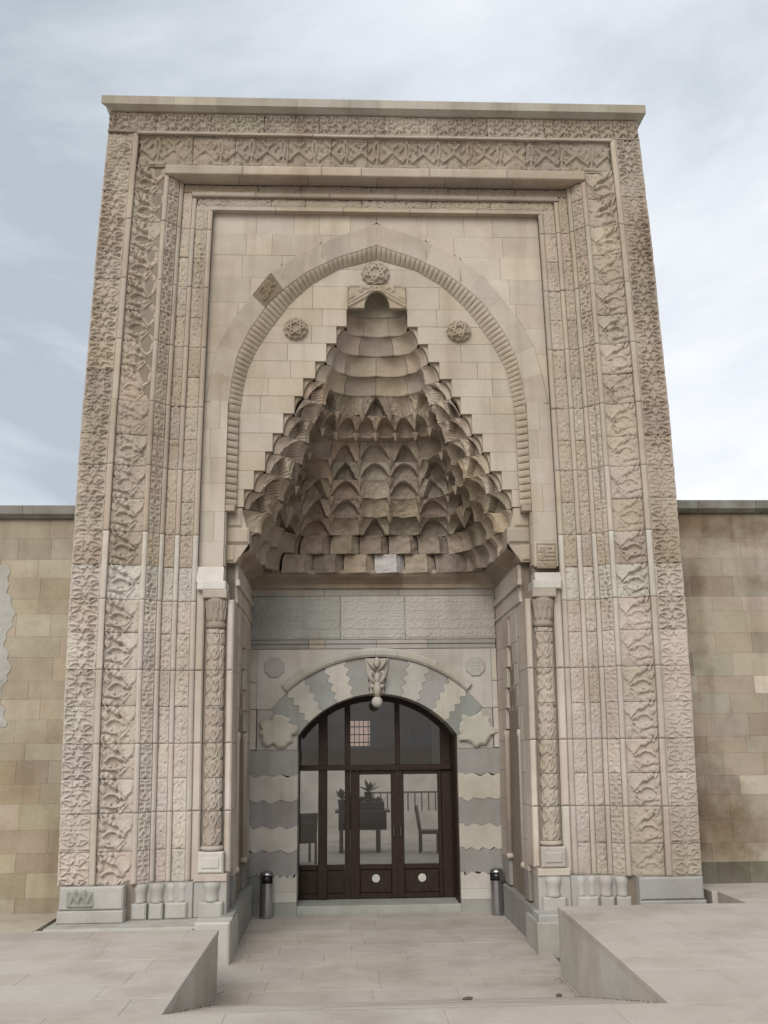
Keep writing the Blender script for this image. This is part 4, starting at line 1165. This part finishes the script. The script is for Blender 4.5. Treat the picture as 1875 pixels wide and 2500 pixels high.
# spandrels
def seg_arc(hc, cz, R): return lambda x: cz + math.sqrt(max(0, R * R - (x - AX) ** 2))
ext = seg_arc(1.67, 1.69, 2.14); ext_o = seg_arc(1.8, 1.69, 2.285)
for s in (-1, 1):
    xe = -1.858 if s < 0 else 1.868
    xm = s * 1.03
    for (xa, xb, zt) in ((xe, xm, 3.962), (xm, AX, 3.962)):
        n = 12; xs_ = np.linspace(xa, xb, n)
        low = [max(3.03, ext(x_) + .005) if abs(x_ - AX) < 1.68 else 3.03 for x_ in xs_]
        poly = [(x_, z_) for x_, z_ in zip(xs_, low)] + [(xb, zt), (xa, zt)]
        if s > 0: poly = poly[::-1]
        MB().prism(poly, YD + .012, YD + .12, 0).build("spandrel_block", M_MARBLE, portal, color=jit((.48, .45, .41), .03))
    # octagonal medallion
    cx, cz = s * 1.60 + .01, 3.68; R = .165
    poly = [(cx + R * math.cos(math.pi / 8 + k * math.pi / 4), cz + R * math.sin(math.pi / 8 + k * math.pi / 4)) for k in range(8)]
    MB().prism(poly[::-1] if False else poly, YD - .014, YD + .05, .006).build("octagon_medallion", M_MARBLE, portal, color=(.40, .385, .355))
    hm = lambda U, V: .006 * (1 - ss(np.abs((V * 22) % 1 - .5) / 22, .004, .010)) * ss(vnoise(U * 40, V * 14, 3), .35, .5)
    relief("medallion_script", portal, 0, .2, 0, .2, hm, lambda U, V, H: (cx - .1 + U + 0 * H, YD - .016 - H, cz - .1 + V), M_MARBLE, (.39, .375, .345), res=.008, warp=False, skirt=.005)
# moulding over the arch (proud roll), in stones
cuts = [-1.38, -1.08, -.62, 0.02, .35, .95, 1.45]
def rollpoly(xa, xb, n=10):
    xs_ = np.linspace(xa, xb, n)
    return xs_
for xa, xb in zip(cuts[:-1], cuts[1:]):
    n = 14; v = []
    aA, aB = math.asin((xa - AX) / 2.14), math.asin((xb - AX) / 2.14)
    for i in range(n):
        a = aA + (aB - aA) * (.003 + .994 * i / (n - 1))
        for (r, yy) in ((2.145, YD + .02), (2.145, YD - .03), (2.18, YD - .055), (2.24, YD - .055), (2.285, YD - .03), (2.287, YD + .02)):
            v.append((AX + r * math.sin(a), yy, 1.69 + r * math.cos(a)))
    f = [(i * 6 + j, i * 6 + (j + 1) % 6, (i + 1) * 6 + (j + 1) % 6, (i + 1) * 6 + j) for i in range(n - 1) for j in range(6)] + [(0, 1, 2, 3, 4, 5), tuple((n - 1) * 6 + j for j in (5, 4, 3, 2, 1, 0))]
    obj("arch_moulding_stone", v, f, M_MARBLE, portal, color=jit((.45, .43, .385), .04))
# joggled voussoirs
NB = 5; A0, A1 = math.radians(54.3), math.radians(4.3)
cols = {-1: [(.30, .315, .29), (.50, .475, .42), (.33, .34, .335), (.51, .48, .43), (.33, .335, .325)], 1: [(.28, .30, .28), (.50, .475, .42), (.34, .34, .33), (.48, .465, .43), (.35, .35, .335)]}
def jog(t_, ph): 
    x_ = (t_ * 4.0 + ph) % 1.0
    return (x_ if x_ < .55 else (1 - x_) * .55 / .45) - .27
def arch_pt(a, t_, j=0):
    ai = a; ae = a * (51.2 / 54.3)
    pi_ = (AX + 1.545 * math.sin(ai), 1.715 + 1.545 * math.cos(ai)); pe = (AX + 2.14 * math.sin(ae), 1.69 + 2.14 * math.cos(ae))
    return (pi_[0] + (pe[0] - pi_[0]) * t_, pi_[1] + (pe[1] - pi_[1]) * t_)
def bline(a, s, ph, amp=.075, n=24):
    return [arch_pt(s * (a + amp * jog(i / n, ph) * (0 if i in (0, n) else 1)), i / n) for i in range(n + 1)]
for s in (-1, 1):
    for k in range(NB):
        aL, aH = A0 + (A1 - A0) * k / NB, A0 + (A1 - A0) * (k + 1) / NB
        b0 = bline(aL - .0015, s, .0, 0 if k == 0 else .075); b1 = bline(aH + .0015, s, .0, .03 if k == NB - 1 else .075)
        arcI = [arch_pt(s * (aL + (aH - aL) * i / 6), 0) for i in range(1, 6)]; arcE = [arch_pt(s * (aL + (aH - aL) * i / 6), 1) for i in range(1, 6)]
        poly = b0 + arcE + b1[::-1] + arcI[::-1]
        if s > 0: poly = poly[::-1]
        poly = poly[::-1]
        light = k % 2
        MB().prism(poly, YD + (.004 if light else .012), YD + .62, 0).build("joggled_voussoir", M_MARBLE, portal, color=jit(cols[s][k], .03))
    # leaf-shaped springer
    n = 40; pl = []
    cx, cz = s * 1.56 + AX, 2.69
    for i in range(n):
        a = 2 * math.pi * i / n
        r = .285 * (1 + .10 * math.cos(5 * a + .6 * s) + .08 * math.cos(8 * a + 1.1 * s) + .05 * math.cos(13 * a + 2))
        pl.append((cx + r * 1.0 * math.cos(a), cz + r * .86 * math.sin(a)))
    m_ = MB(); m_.prism(pl, YD - .05, YD + .1, .03)
    m_.build("leaf_springer", M_MARBLE, portal, color=(.49, .46, .395) if s < 0 else (.46, .45, .39))
    xa, xb = (-1.845, -1.215) if s < 0 else (1.29, 1.86)
    MB().block(xa, xb, YD + .02, YD + .62, 2.405, 2.62, .004).build("springer_block", M_MARBLE, portal, color=(.40, .38, .345))
    # stone between springer and the extrados
    poly = [(xa, 2.622), (s * 1.25 + AX, 2.622)] if s < 0 else [(s * 1.25 + AX, 2.622), (xb, 2.622)]
    p0 = arch_pt(s * (A0 + .0), 0); p1 = arch_pt(s * A0, 1)
    poly = [(xa, 2.622), (p0[0], 2.622), (p1[0], p1[1]), (xa, 3.027)] if s < 0 else [(p0[0], 2.622), (xb, 2.622), (xb, 3.027), (p1[0], p1[1])]
    MB().prism(poly, YD + .025, YD + .62, 0).build("springer_block", M_MARBLE, portal, color=(.41, .39, .355))
# keystone with volutes and hanging ball
k_ = MB()
kp = [arch_pt(-A1 - .0, 0), arch_pt(A1, 0)] 
pl = [arch_pt(-A1 + .002, 0), arch_pt(A1 - .002, 0), arch_pt(A1 - .004, .35), arch_pt(A1 + .014, .6), arch_pt(A1 + .02, .98), arch_pt(-A1 - .02, .98), arch_pt(-A1 - .014, .6), arch_pt(-A1 + .004, .35)]
k_.prism(pl, YD - .03, YD + .6, .01)
k_.build("keystone", M_MARBLE, portal, color=(.47, .445, .40))
kv = MB()
for s in (-1, 1):
    kv.tube([(AX + s * .03, YD - .07, 3.62), (AX + s * .10, YD - .10, 3.72), (AX + s * .16, YD - .08, 3.80)], [.025, .03, .012], 8)
    kv.tube([(AX + s * .02, YD - .07, 3.40), (AX + s * .07, YD - .12, 3.46), (AX + s * .115, YD - .12, 3.53), (AX + s * .09, YD - .12, 3.60), (AX + s * .05, YD - .12, 3.575)], [.02, .03, .03, .026, .02], 8)
    kv.ball((AX + s * .075, YD - .09, 3.37), .035)
kv.ball((AX, YD - .08, 3.74), .05, sz=1.7); kv.ball((AX, YD - .1, 3.50), .045, sz=1.8); kv.tube([(AX, YD - .08, 3.44), (AX, YD - .11, 3.32), (AX, YD - .10, 3.20)], [.04, .065, .045], 10)
kv.build("keystone_carving", M_MARBLE, portal, color=(.45, .42, .36), smooth=True)
MB().ball((AX - .005, YD - .1, 3.125), .088, 18, 12).build("hanging_ball", M_MARBLE, portal, color=(.52, .50, .46), smooth=True)
# striped jambs with toothed beds
JZ = [(2.042, 2.402, 0), (1.665, 2.038, 1), (1.29, 1.661, 0), (.935, 1.286, 1), (.582, .931, 0), (.335, .578, 1), (.185, .332, 1), (-.02, .182, 2)]
for s in (-1, 1):
    for j, (z0, z1, kind) in enumerate(JZ):
        xi2 = -1.205 if s < 0 else 1.285
        xo = s * 1.985 if j < 4 else (s * 2.02 if j == 4 else (s * 1.60 if j in (5, 6) else s * 1.985))
        if j in (5, 6): xo = -1.60 if s < 0 else 1.80
        xa, xb = sorted((xi2, xo)); n = 15
        def tooth(x_, z_, on):
            if not on: return z_
            rt_ = random.Random(int(z_ * 1000) // 12 + (7 if s > 0 else 0)); n3 = rt_.choice((3, 3, 4)); t_ = (x_ - xa) / (xb - xa) * n3; q = t_ % 1; i3 = int(min(t_, n3 - .01))
            rr_ = [rt_.uniform(.6, 1.25) for _ in range(6)]; pk = [rt_.uniform(.3, .7) for _ in range(6)]
            tri = q / pk[i3] if q < pk[i3] else (1 - q) / (1 - pk[i3])
            return z_ - .05 * rr_[i3] * tri * (.12 < (x_ - xa) / (xb - xa) < .95)
        xs_ = np.linspace(xa, xb, 34)
        poly = [(x_, tooth(x_, z0, j < 5)) for x_ in xs_] + [(x_, tooth(x_, z1, 0 < j < 6)) for x_ in xs_[::-1]]
        cc = (C_GREY if kind == 0 else ((.47, .445, .405) if s < 0 else (.475, .445, .385)) if kind == 1 else (.30, .305, .28))
        if j in (5, 6): cc = (.49, .47, .43)
        MB().prism(poly, YD + (.0 if kind == 1 else .008), YD + .62, 0).build("jamb_block", M_MARBLE, portal, color=jit(cc, .04))
    xa, xb = sorted((s * 1.62, s * 1.985)); MB().block(xa, xb, YD + .03, YD + .2, -.02, .575, .004).build("jamb_block", M_MARBLE, portal, color=(.30, .305, .29))

# ---- threshold and glazed door
MB().block(-1.25, 1.33, YD + .06, 4.5, -.02, .115, .01).build("threshold", M_MARBLE, portal, color=(.36, .37, .345))
YG = 3.62
screen = bpy.data.objects.new("door_screen", None); COL.objects.link(screen); screen.parent = portal; screen.empty_display_size = .2
xl, xr = -1.28, 1.36
def bar(nm, x0, x1, z0, z1, dy=0, th=.07, par=screen): return MB().block(x0, x1, YG - th / 2 + dy, YG + th / 2 + dy, z0, z1, .008).build(nm, M_WOOD, par)
bar("post", xl, -1.195, .118, 3.3); bar("post", -.90, -.755, .118, 3.4, -.02, .12); bar("post", -.475, -.385, .118, 3.4); bar("post", 1.085, 1.245, .118, 3.3); bar("post", 1.247, xr, .118, 3.3, .0)
bar("mullion", .345, .425, 2.165, 3.4)
bar("transom", -1.193, 1.243, 2.075, 2.16, -.045, .12)
bar("rail", -1.193, -.903, .118, .20); bar("rail", -.753, -.477, .118, .20); bar("rail", -1.193, -.903, .55, .63); bar("rail", -.753, -.477, .55, .63)
def pane(x0, x1, z0, z1, par=screen): MB().box(x0, x1, YG - .004, YG + .004, z0, z1).build("glass_pane", M_GLASS, par)
for x0, x1, z0, z1 in ((-1.193, -.902, 2.162, 3.3), (-.753, -.477, 2.162, 3.4), (-.383, .343, 2.162, 3.4), (.427, 1.083, 2.162, 3.35), (-1.193, -.902, .632, 2.073), (-.753, -.477, .632, 2.073)): pane(x0, x1, z0, z1)
for x0, x1 in ((-1.193, -.903), (-.753, -.477)): MB().block(x0, x1, YG - .015, YG + .015, .202, .548, .01).build("door_panel", M_WOOD, screen)
# arched head rail follows the intrados
v = []
for i in range(25):
    a = math.radians(-54 + 108 * i / 24)
    for r, yy in ((1.60, YG - .06), (1.46, YG - .06), (1.46, YG + .06), (1.60, YG + .06)): v.append((AX + r * math.sin(a), yy, 1.715 + r * math.cos(a)))
obj("arched_head", v, [(i * 4 + j, i * 4 + (j + 1) % 4, (i + 1) * 4 + (j + 1) % 4, (i + 1) * 4 + j) for i in range(24) for j in range(4)], M_WOOD, screen)
# wooden lining on the right reveal
MB().box(1.262, 1.283, 3.0, YG - .05, .118, 2.62).build("reveal_lining", M_WOOD, portal)
for x0, x1, hx in ((-.383, .362, .31), (.366, 1.083, .42)):
    leaf = bpy.data.objects.new("door_leaf", None); COL.objects.link(leaf); leaf.parent = portal; leaf.empty_display_size = .2
    gx0, gx1 = (-.235, .268) if x0 < 0 else (.475, 1.025)
    bar("stile", x0, gx0, .125, 2.072, -.02, .06, leaf); bar("stile", gx1, x1, .125, 2.072, -.02, .06, leaf)
    bar("rail", gx0, gx1, 2.005, 2.072, -.02, .06, leaf); bar("rail", gx0, gx1, .555, .63, -.02, .06, leaf); bar("rail", gx0, gx1, .125, .20, -.02, .06, leaf)
    MB().block(gx0, gx1, YG - .03, YG + .01, .202, .553, .012).build("door_panel", M_WOOD, leaf)
    pane(gx0, gx1, .632, 2.003, leaf)
    xc = (gx0 + gx1) / 2
    v = [(xc + .062 * math.cos(2 * math.pi * i / 24), YG - .035, .42 + .062 * math.sin(2 * math.pi * i / 24)) for i in range(24)] + [(xc + .062 * math.cos(2 * math.pi * i / 24), YG - .029, .42 + .062 * math.sin(2 * math.pi * i / 24)) for i in range(24)]
    obj("round_disc", v, [tuple(range(24))] + [(i, i + 24, (i + 1) % 24 + 24, (i + 1) % 24) for i in range(24)], M_DISC, leaf)
    MB().tube([(hx, YG - .05, 1.05), (hx, YG - .085, 1.06), (hx, YG - .085, 1.20), (hx, YG - .05, 1.21)], .011, 8).build("door_handle", M_STEEL, leaf)

# ================================================================== behind the glass
cf = empty("courtyard_floor", (0, 9, 0), kind='structure')
pave(cf, "paving_slab", -3.6, 3.6, 4.52, 17.6, lambda x, y: .10, 1.4, .9, color=(.62, .61, .58))
hall = empty("hall_wall", (0, 7.2, .1), label="dark inner wall over the opening behind the glass door, with a barred window", cat="wall")
h_ = MB(); YH0, YH1 = 7.0, 7.35
h_.box(-3.6, -.40, YH0, YH1, 2.06, 5.2); h_.box(.04, 3.6, YH0, YH1, 2.06, 5.2); h_.box(-.40, .04, YH0, YH1, 2.06, 2.46); h_.box(-.40, .04, YH0, YH1, 2.95, 5.2)
h_.build("wall_panel", M_DARKPL, hall, origin=hall.location)
for xp, wp in ((-.95, .16), (.62, .22), (1.25, .2), (-1.6, .3)):
    MB().box(xp, xp + wp, YH0 - .12, YH0 - .002, 2.06, 5.2).build("pilaster", M_PLASTER if xp > 1 else M_DARKPL, hall, origin=hall.location)
gr = MB()
for i in range(5): gr.tube([(-.36 + .09 * i, YH0 + .05, 2.46), (-.36 + .09 * i, YH0 + .05, 2.95)], .008, 6)
for z_ in (2.53, 2.68, 2.83): gr.box(-.40, .04, YH0 + .035, YH0 + .06, z_ - .01, z_ + .01)
gr.build("window_grille", M_RUST, hall, origin=hall.location)
h_ = MB(); h_.box(-3.7, -3.6, 4.62, 18, 0, 5.2); h_.box(3.6, 3.7, 4.62, 18, 0, 5.2); h_.build("side_panel", M_PLASTER, hall, origin=hall.location)
MB().box(-3.7, 3.7, 5.7, 7.35, 5.2, 5.4).build("ceiling_panel", M_DARKPL, hall, origin=hall.location)  # unseen ceiling, stopped short so that added daylight reaches the hall wall
back = empty("courtyard_wall", (0, 17.8, .1), label="pale far courtyard wall seen through the glass door, pink above", cat="wall")
MB().box(-3.7, 3.7, 17.6, 18.0, 0, 2.3).build("wall_panel", M_PLASTER, back, origin=back.location)
MB().box(-3.7, 3.7, 17.62, 18.0, 2.3, 6).build("pink_panel", M_BRICK, back, origin=back.location)
# railing in front of the far wall
rl = empty("railing", (1.9, 16.6, .1), label="pale low wall with a thin dark railing across the courtyard", cat="railing")
og = rl.location
MB().box(.3, 3.6, 16.5, 16.7, .1, .62).build("low_wall", M_PLASTER, rl, origin=og)
for i in range(16): MB().tube([(.4 + .2 * i, 16.6, .62), (.4 + .2 * i, 16.6, 1.12)], .02, 6).build("baluster", M_FABRIC, rl, origin=og)
MB().box(.3, 3.6, 16.57, 16.63, 1.12, 1.17).build("hand_rail", M_FABRIC, rl, origin=og)

def chair(loc, rz, label):
    r = empty("chair", loc, label=label, cat="chair", group="chairs in the courtyard behind the glass"); r.rotation_euler[2] = rz
    MB().box(-.22, .22, -.22, .22, .42, .49).build("seat", M_FABRIC, r)
    m_ = MB(); m_.add([(-.21, .19, .49), (.21, .19, .49), (.21, .23, .49), (-.21, .23, .49), (-.21, .27, 1.02), (.21, .27, 1.02), (.21, .31, 1.02), (-.21, .31, 1.02)], [(3, 2, 1, 0), (4, 5, 6, 7), (0, 1, 5, 4), (1, 2, 6, 5), (2, 3, 7, 6), (3, 0, 4, 7)])
    m_.build("backrest", M_FABRIC, r)
    for sx in (-1, 1):
        for sy in (-1, 1):
            MB().box(sx * .20 - .02, sx * .20 + .02, sy * .20 - .02, sy * .20 + .02, 0, .42).build("leg", M_FABRIC, r)
    return r
chair((1.46, 10.4, .10), math.radians(80), "dark wooden chair seen through the right door leaf")
chair((-1.32, 8.6, .10), math.radians(200), "dark chair at the left edge behind the side pane")
tb = empty("display_table", (-.05, 10.8, .10), label="black high table behind the left door leaf loaded with planters", cat="table")
og = Vector((-.05, 10.8, .10))
MB().block(-.68, .58, 10.42, 11.18, .98, 1.03, .01).build("table_top", M_BLACK, tb, origin=og)
MB().block(-.60, .50, 10.48, 11.12, .60, .98, .01).build("apron", M_BLACK, tb, origin=og)
for x_ in (-.58, .27):
    for y_ in (10.5, 11.0): MB().box(x_, x_ + .09, y_, y_ + .08, .10, .60).build("leg", M_FABRIC, tb, origin=og)
px = empty("planter_box", (.08, 10.8, 1.03), label="long black planter box lying on the black table", cat="planter")
MB().block(-.42, .38, -.14, .14, 0, .17, .01).build("box", M_BLACK, px)
lf = MB(); rr5 = random.Random(5)
for j in range(70):
    x_, y_ = rr5.uniform(-.40, .36), rr5.uniform(-.1, .1); a = rr5.uniform(0, 6.28); L_ = rr5.uniform(.08, .2)
    d = Vector((math.cos(a) * .6, math.sin(a) * .6, .8)); sd = d.cross(Vector((0, 0, 1))).normalized() * .035; p0 = Vector((x_, y_, .16)); p1 = p0 + d * L_ * .5; p2 = p0 + d * L_
    lf.add([p0[:], (p1 + sd)[:], p2[:], (p1 - sd)[:]], [(0, 1, 2, 3)])
lf.build("leaves", M_LEAF, px)
for i, (x_, h2, y_) in enumerate(((-.52, .30, 10.7), (.10, .5, 10.98))):
    p = empty("potted_plant", (x_, y_, 1.03), label=("small potted plant at the left end of the black table", "taller potted plant standing behind the planter box")[i], cat="plant", group="plants on the dark table")
    zp = h2 * .75; MB().lathe([(.07, 0), (.10, zp), (.11, zp + .01)], 0, 0, 14).build("pot", M_BLACK, p, smooth=True)
    lf = MB()
    for j in range(16):
        a = j * 2.4; L_ = random.uniform(.18, .38); b_ = random.uniform(.3, 1.1); d = Vector((math.cos(a) * math.sin(b_), math.sin(a) * math.sin(b_), math.cos(b_)))
        sd = d.cross(Vector((0, 0, 1))).normalized() * .05; p0 = Vector((0, 0, zp)); p1 = p0 + d * L_ * .55; p2 = p0 + d * L_ + Vector((0, 0, -.04))
        lf.add([p0[:], (p1 + sd)[:], p2[:], (p1 - sd)[:]], [(0, 1, 2, 3)])
    lf.build("leaves", M_LEAF, p)

# ================================================================== small things
def bin_(x_, y_, ang, label):
    r = empty("waste_bin", (x_, y_, 0), label=label, cat="bin", group="steel bins beside the door")
    MB().lathe([(.098, .0), (.102, .012), (.102, .03), (.096, .035), (.096, .47), (.1, .475), (.1, .49)], 0, 0, 28).build("body", M_STEEL, r, smooth=False)
    m_ = MB(); n = 28; v = []; f = []
    a0, a1 = ang + math.radians(52), ang + math.radians(308)
    for k, z_ in enumerate((.49, .56, .60)):
        for i in range(n + 1):
            a = a0 + (a1 - a0) * i / n; v.append((.099 * math.cos(a), .099 * math.sin(a), z_))
    for k in range(2):
        for i in range(n): f.append((k * (n + 1) + i, k * (n + 1) + i + 1, (k + 1) * (n + 1) + i + 1, (k + 1) * (n + 1) + i))
    m_.add(v, f); m_.build("hood", M_STEEL, r, smooth=True)
    MB().lathe([(.1, .60), (.098, .615), (.085, .64), (.06, .655), (.02, .665)], 0, 0, 28).build("dome_lid", M_STEEL, r, smooth=True)
    MB().lathe([(.085, .491), (.085, .599)], 0, 0, 20).build("opening", M_BLACK, r, smooth=True)
    return r
bin_(-1.64, 2.70, math.radians(-75), "steel waste bin left of the glass door")
bin_(1.79, 2.62, math.radians(-125), "steel waste bin right of the glass door")
for (x_, y_, lb, rz) in ((.66, -2.75, "small dry leaf on the passage floor near the ramp", .4), (1.62, -2.3, "dark crumb of dirt at the foot of the right terrace", 1.3)):
    z_ = 0.61 * (-2.2 - y_) / 2.85 if y_ < -2.2 else 0
    m_ = MB(); m_.ball((0, 0, .015), .045, 9, 6, 1.3, .7, .35); o = m_.build("debris", plain_mat("dry_debris", (.09, .075, .055), .9), None, label=lb, cat="debris"); o.location = (x_, y_, z_); o.rotation_euler[2] = rz

# grit and crumbs swept against the foot of the walls
rg = random.Random(9); gm = MB()
def grit(x_, y_, z_, r_):
    a = rg.uniform(0, 6.28); v = [(x_ + r_ * math.cos(a + k * 2.1) * rg.uniform(.7, 1.3), y_ + r_ * math.sin(a + k * 2.1) * rg.uniform(.7, 1.3), z_) for k in range(3)] + [(x_, y_, z_ + r_ * .7)]
    gm.add(v, [(0, 1, 3), (1, 2, 3), (2, 0, 3)])
for k in range(260):
    y_ = rg.uniform(-4.9, -1.4); z_ = PZ * (-2.2 - y_) / 2.85 if y_ < -2.2 else 0
    grit(rg.choice((1.84 - abs(rg.gauss(0, .035)), -1.79 + abs(rg.gauss(0, .035)))), y_, z_, rg.uniform(.004, .012))
for k in range(160):
    y_ = rg.uniform(-.1, 2.8); grit(rg.choice((1.85 - abs(rg.gauss(0, .04)), -1.82 + abs(rg.gauss(0, .04)))), y_, .0, rg.uniform(.004, .010))
for k in range(90): grit(rg.uniform(-1.7, 1.7), rg.uniform(-2.1, 2.8), .0, rg.uniform(.003, .008))
gm.build("grit", M_WALL, None, color=(.16, .13, .10), kind='stuff')
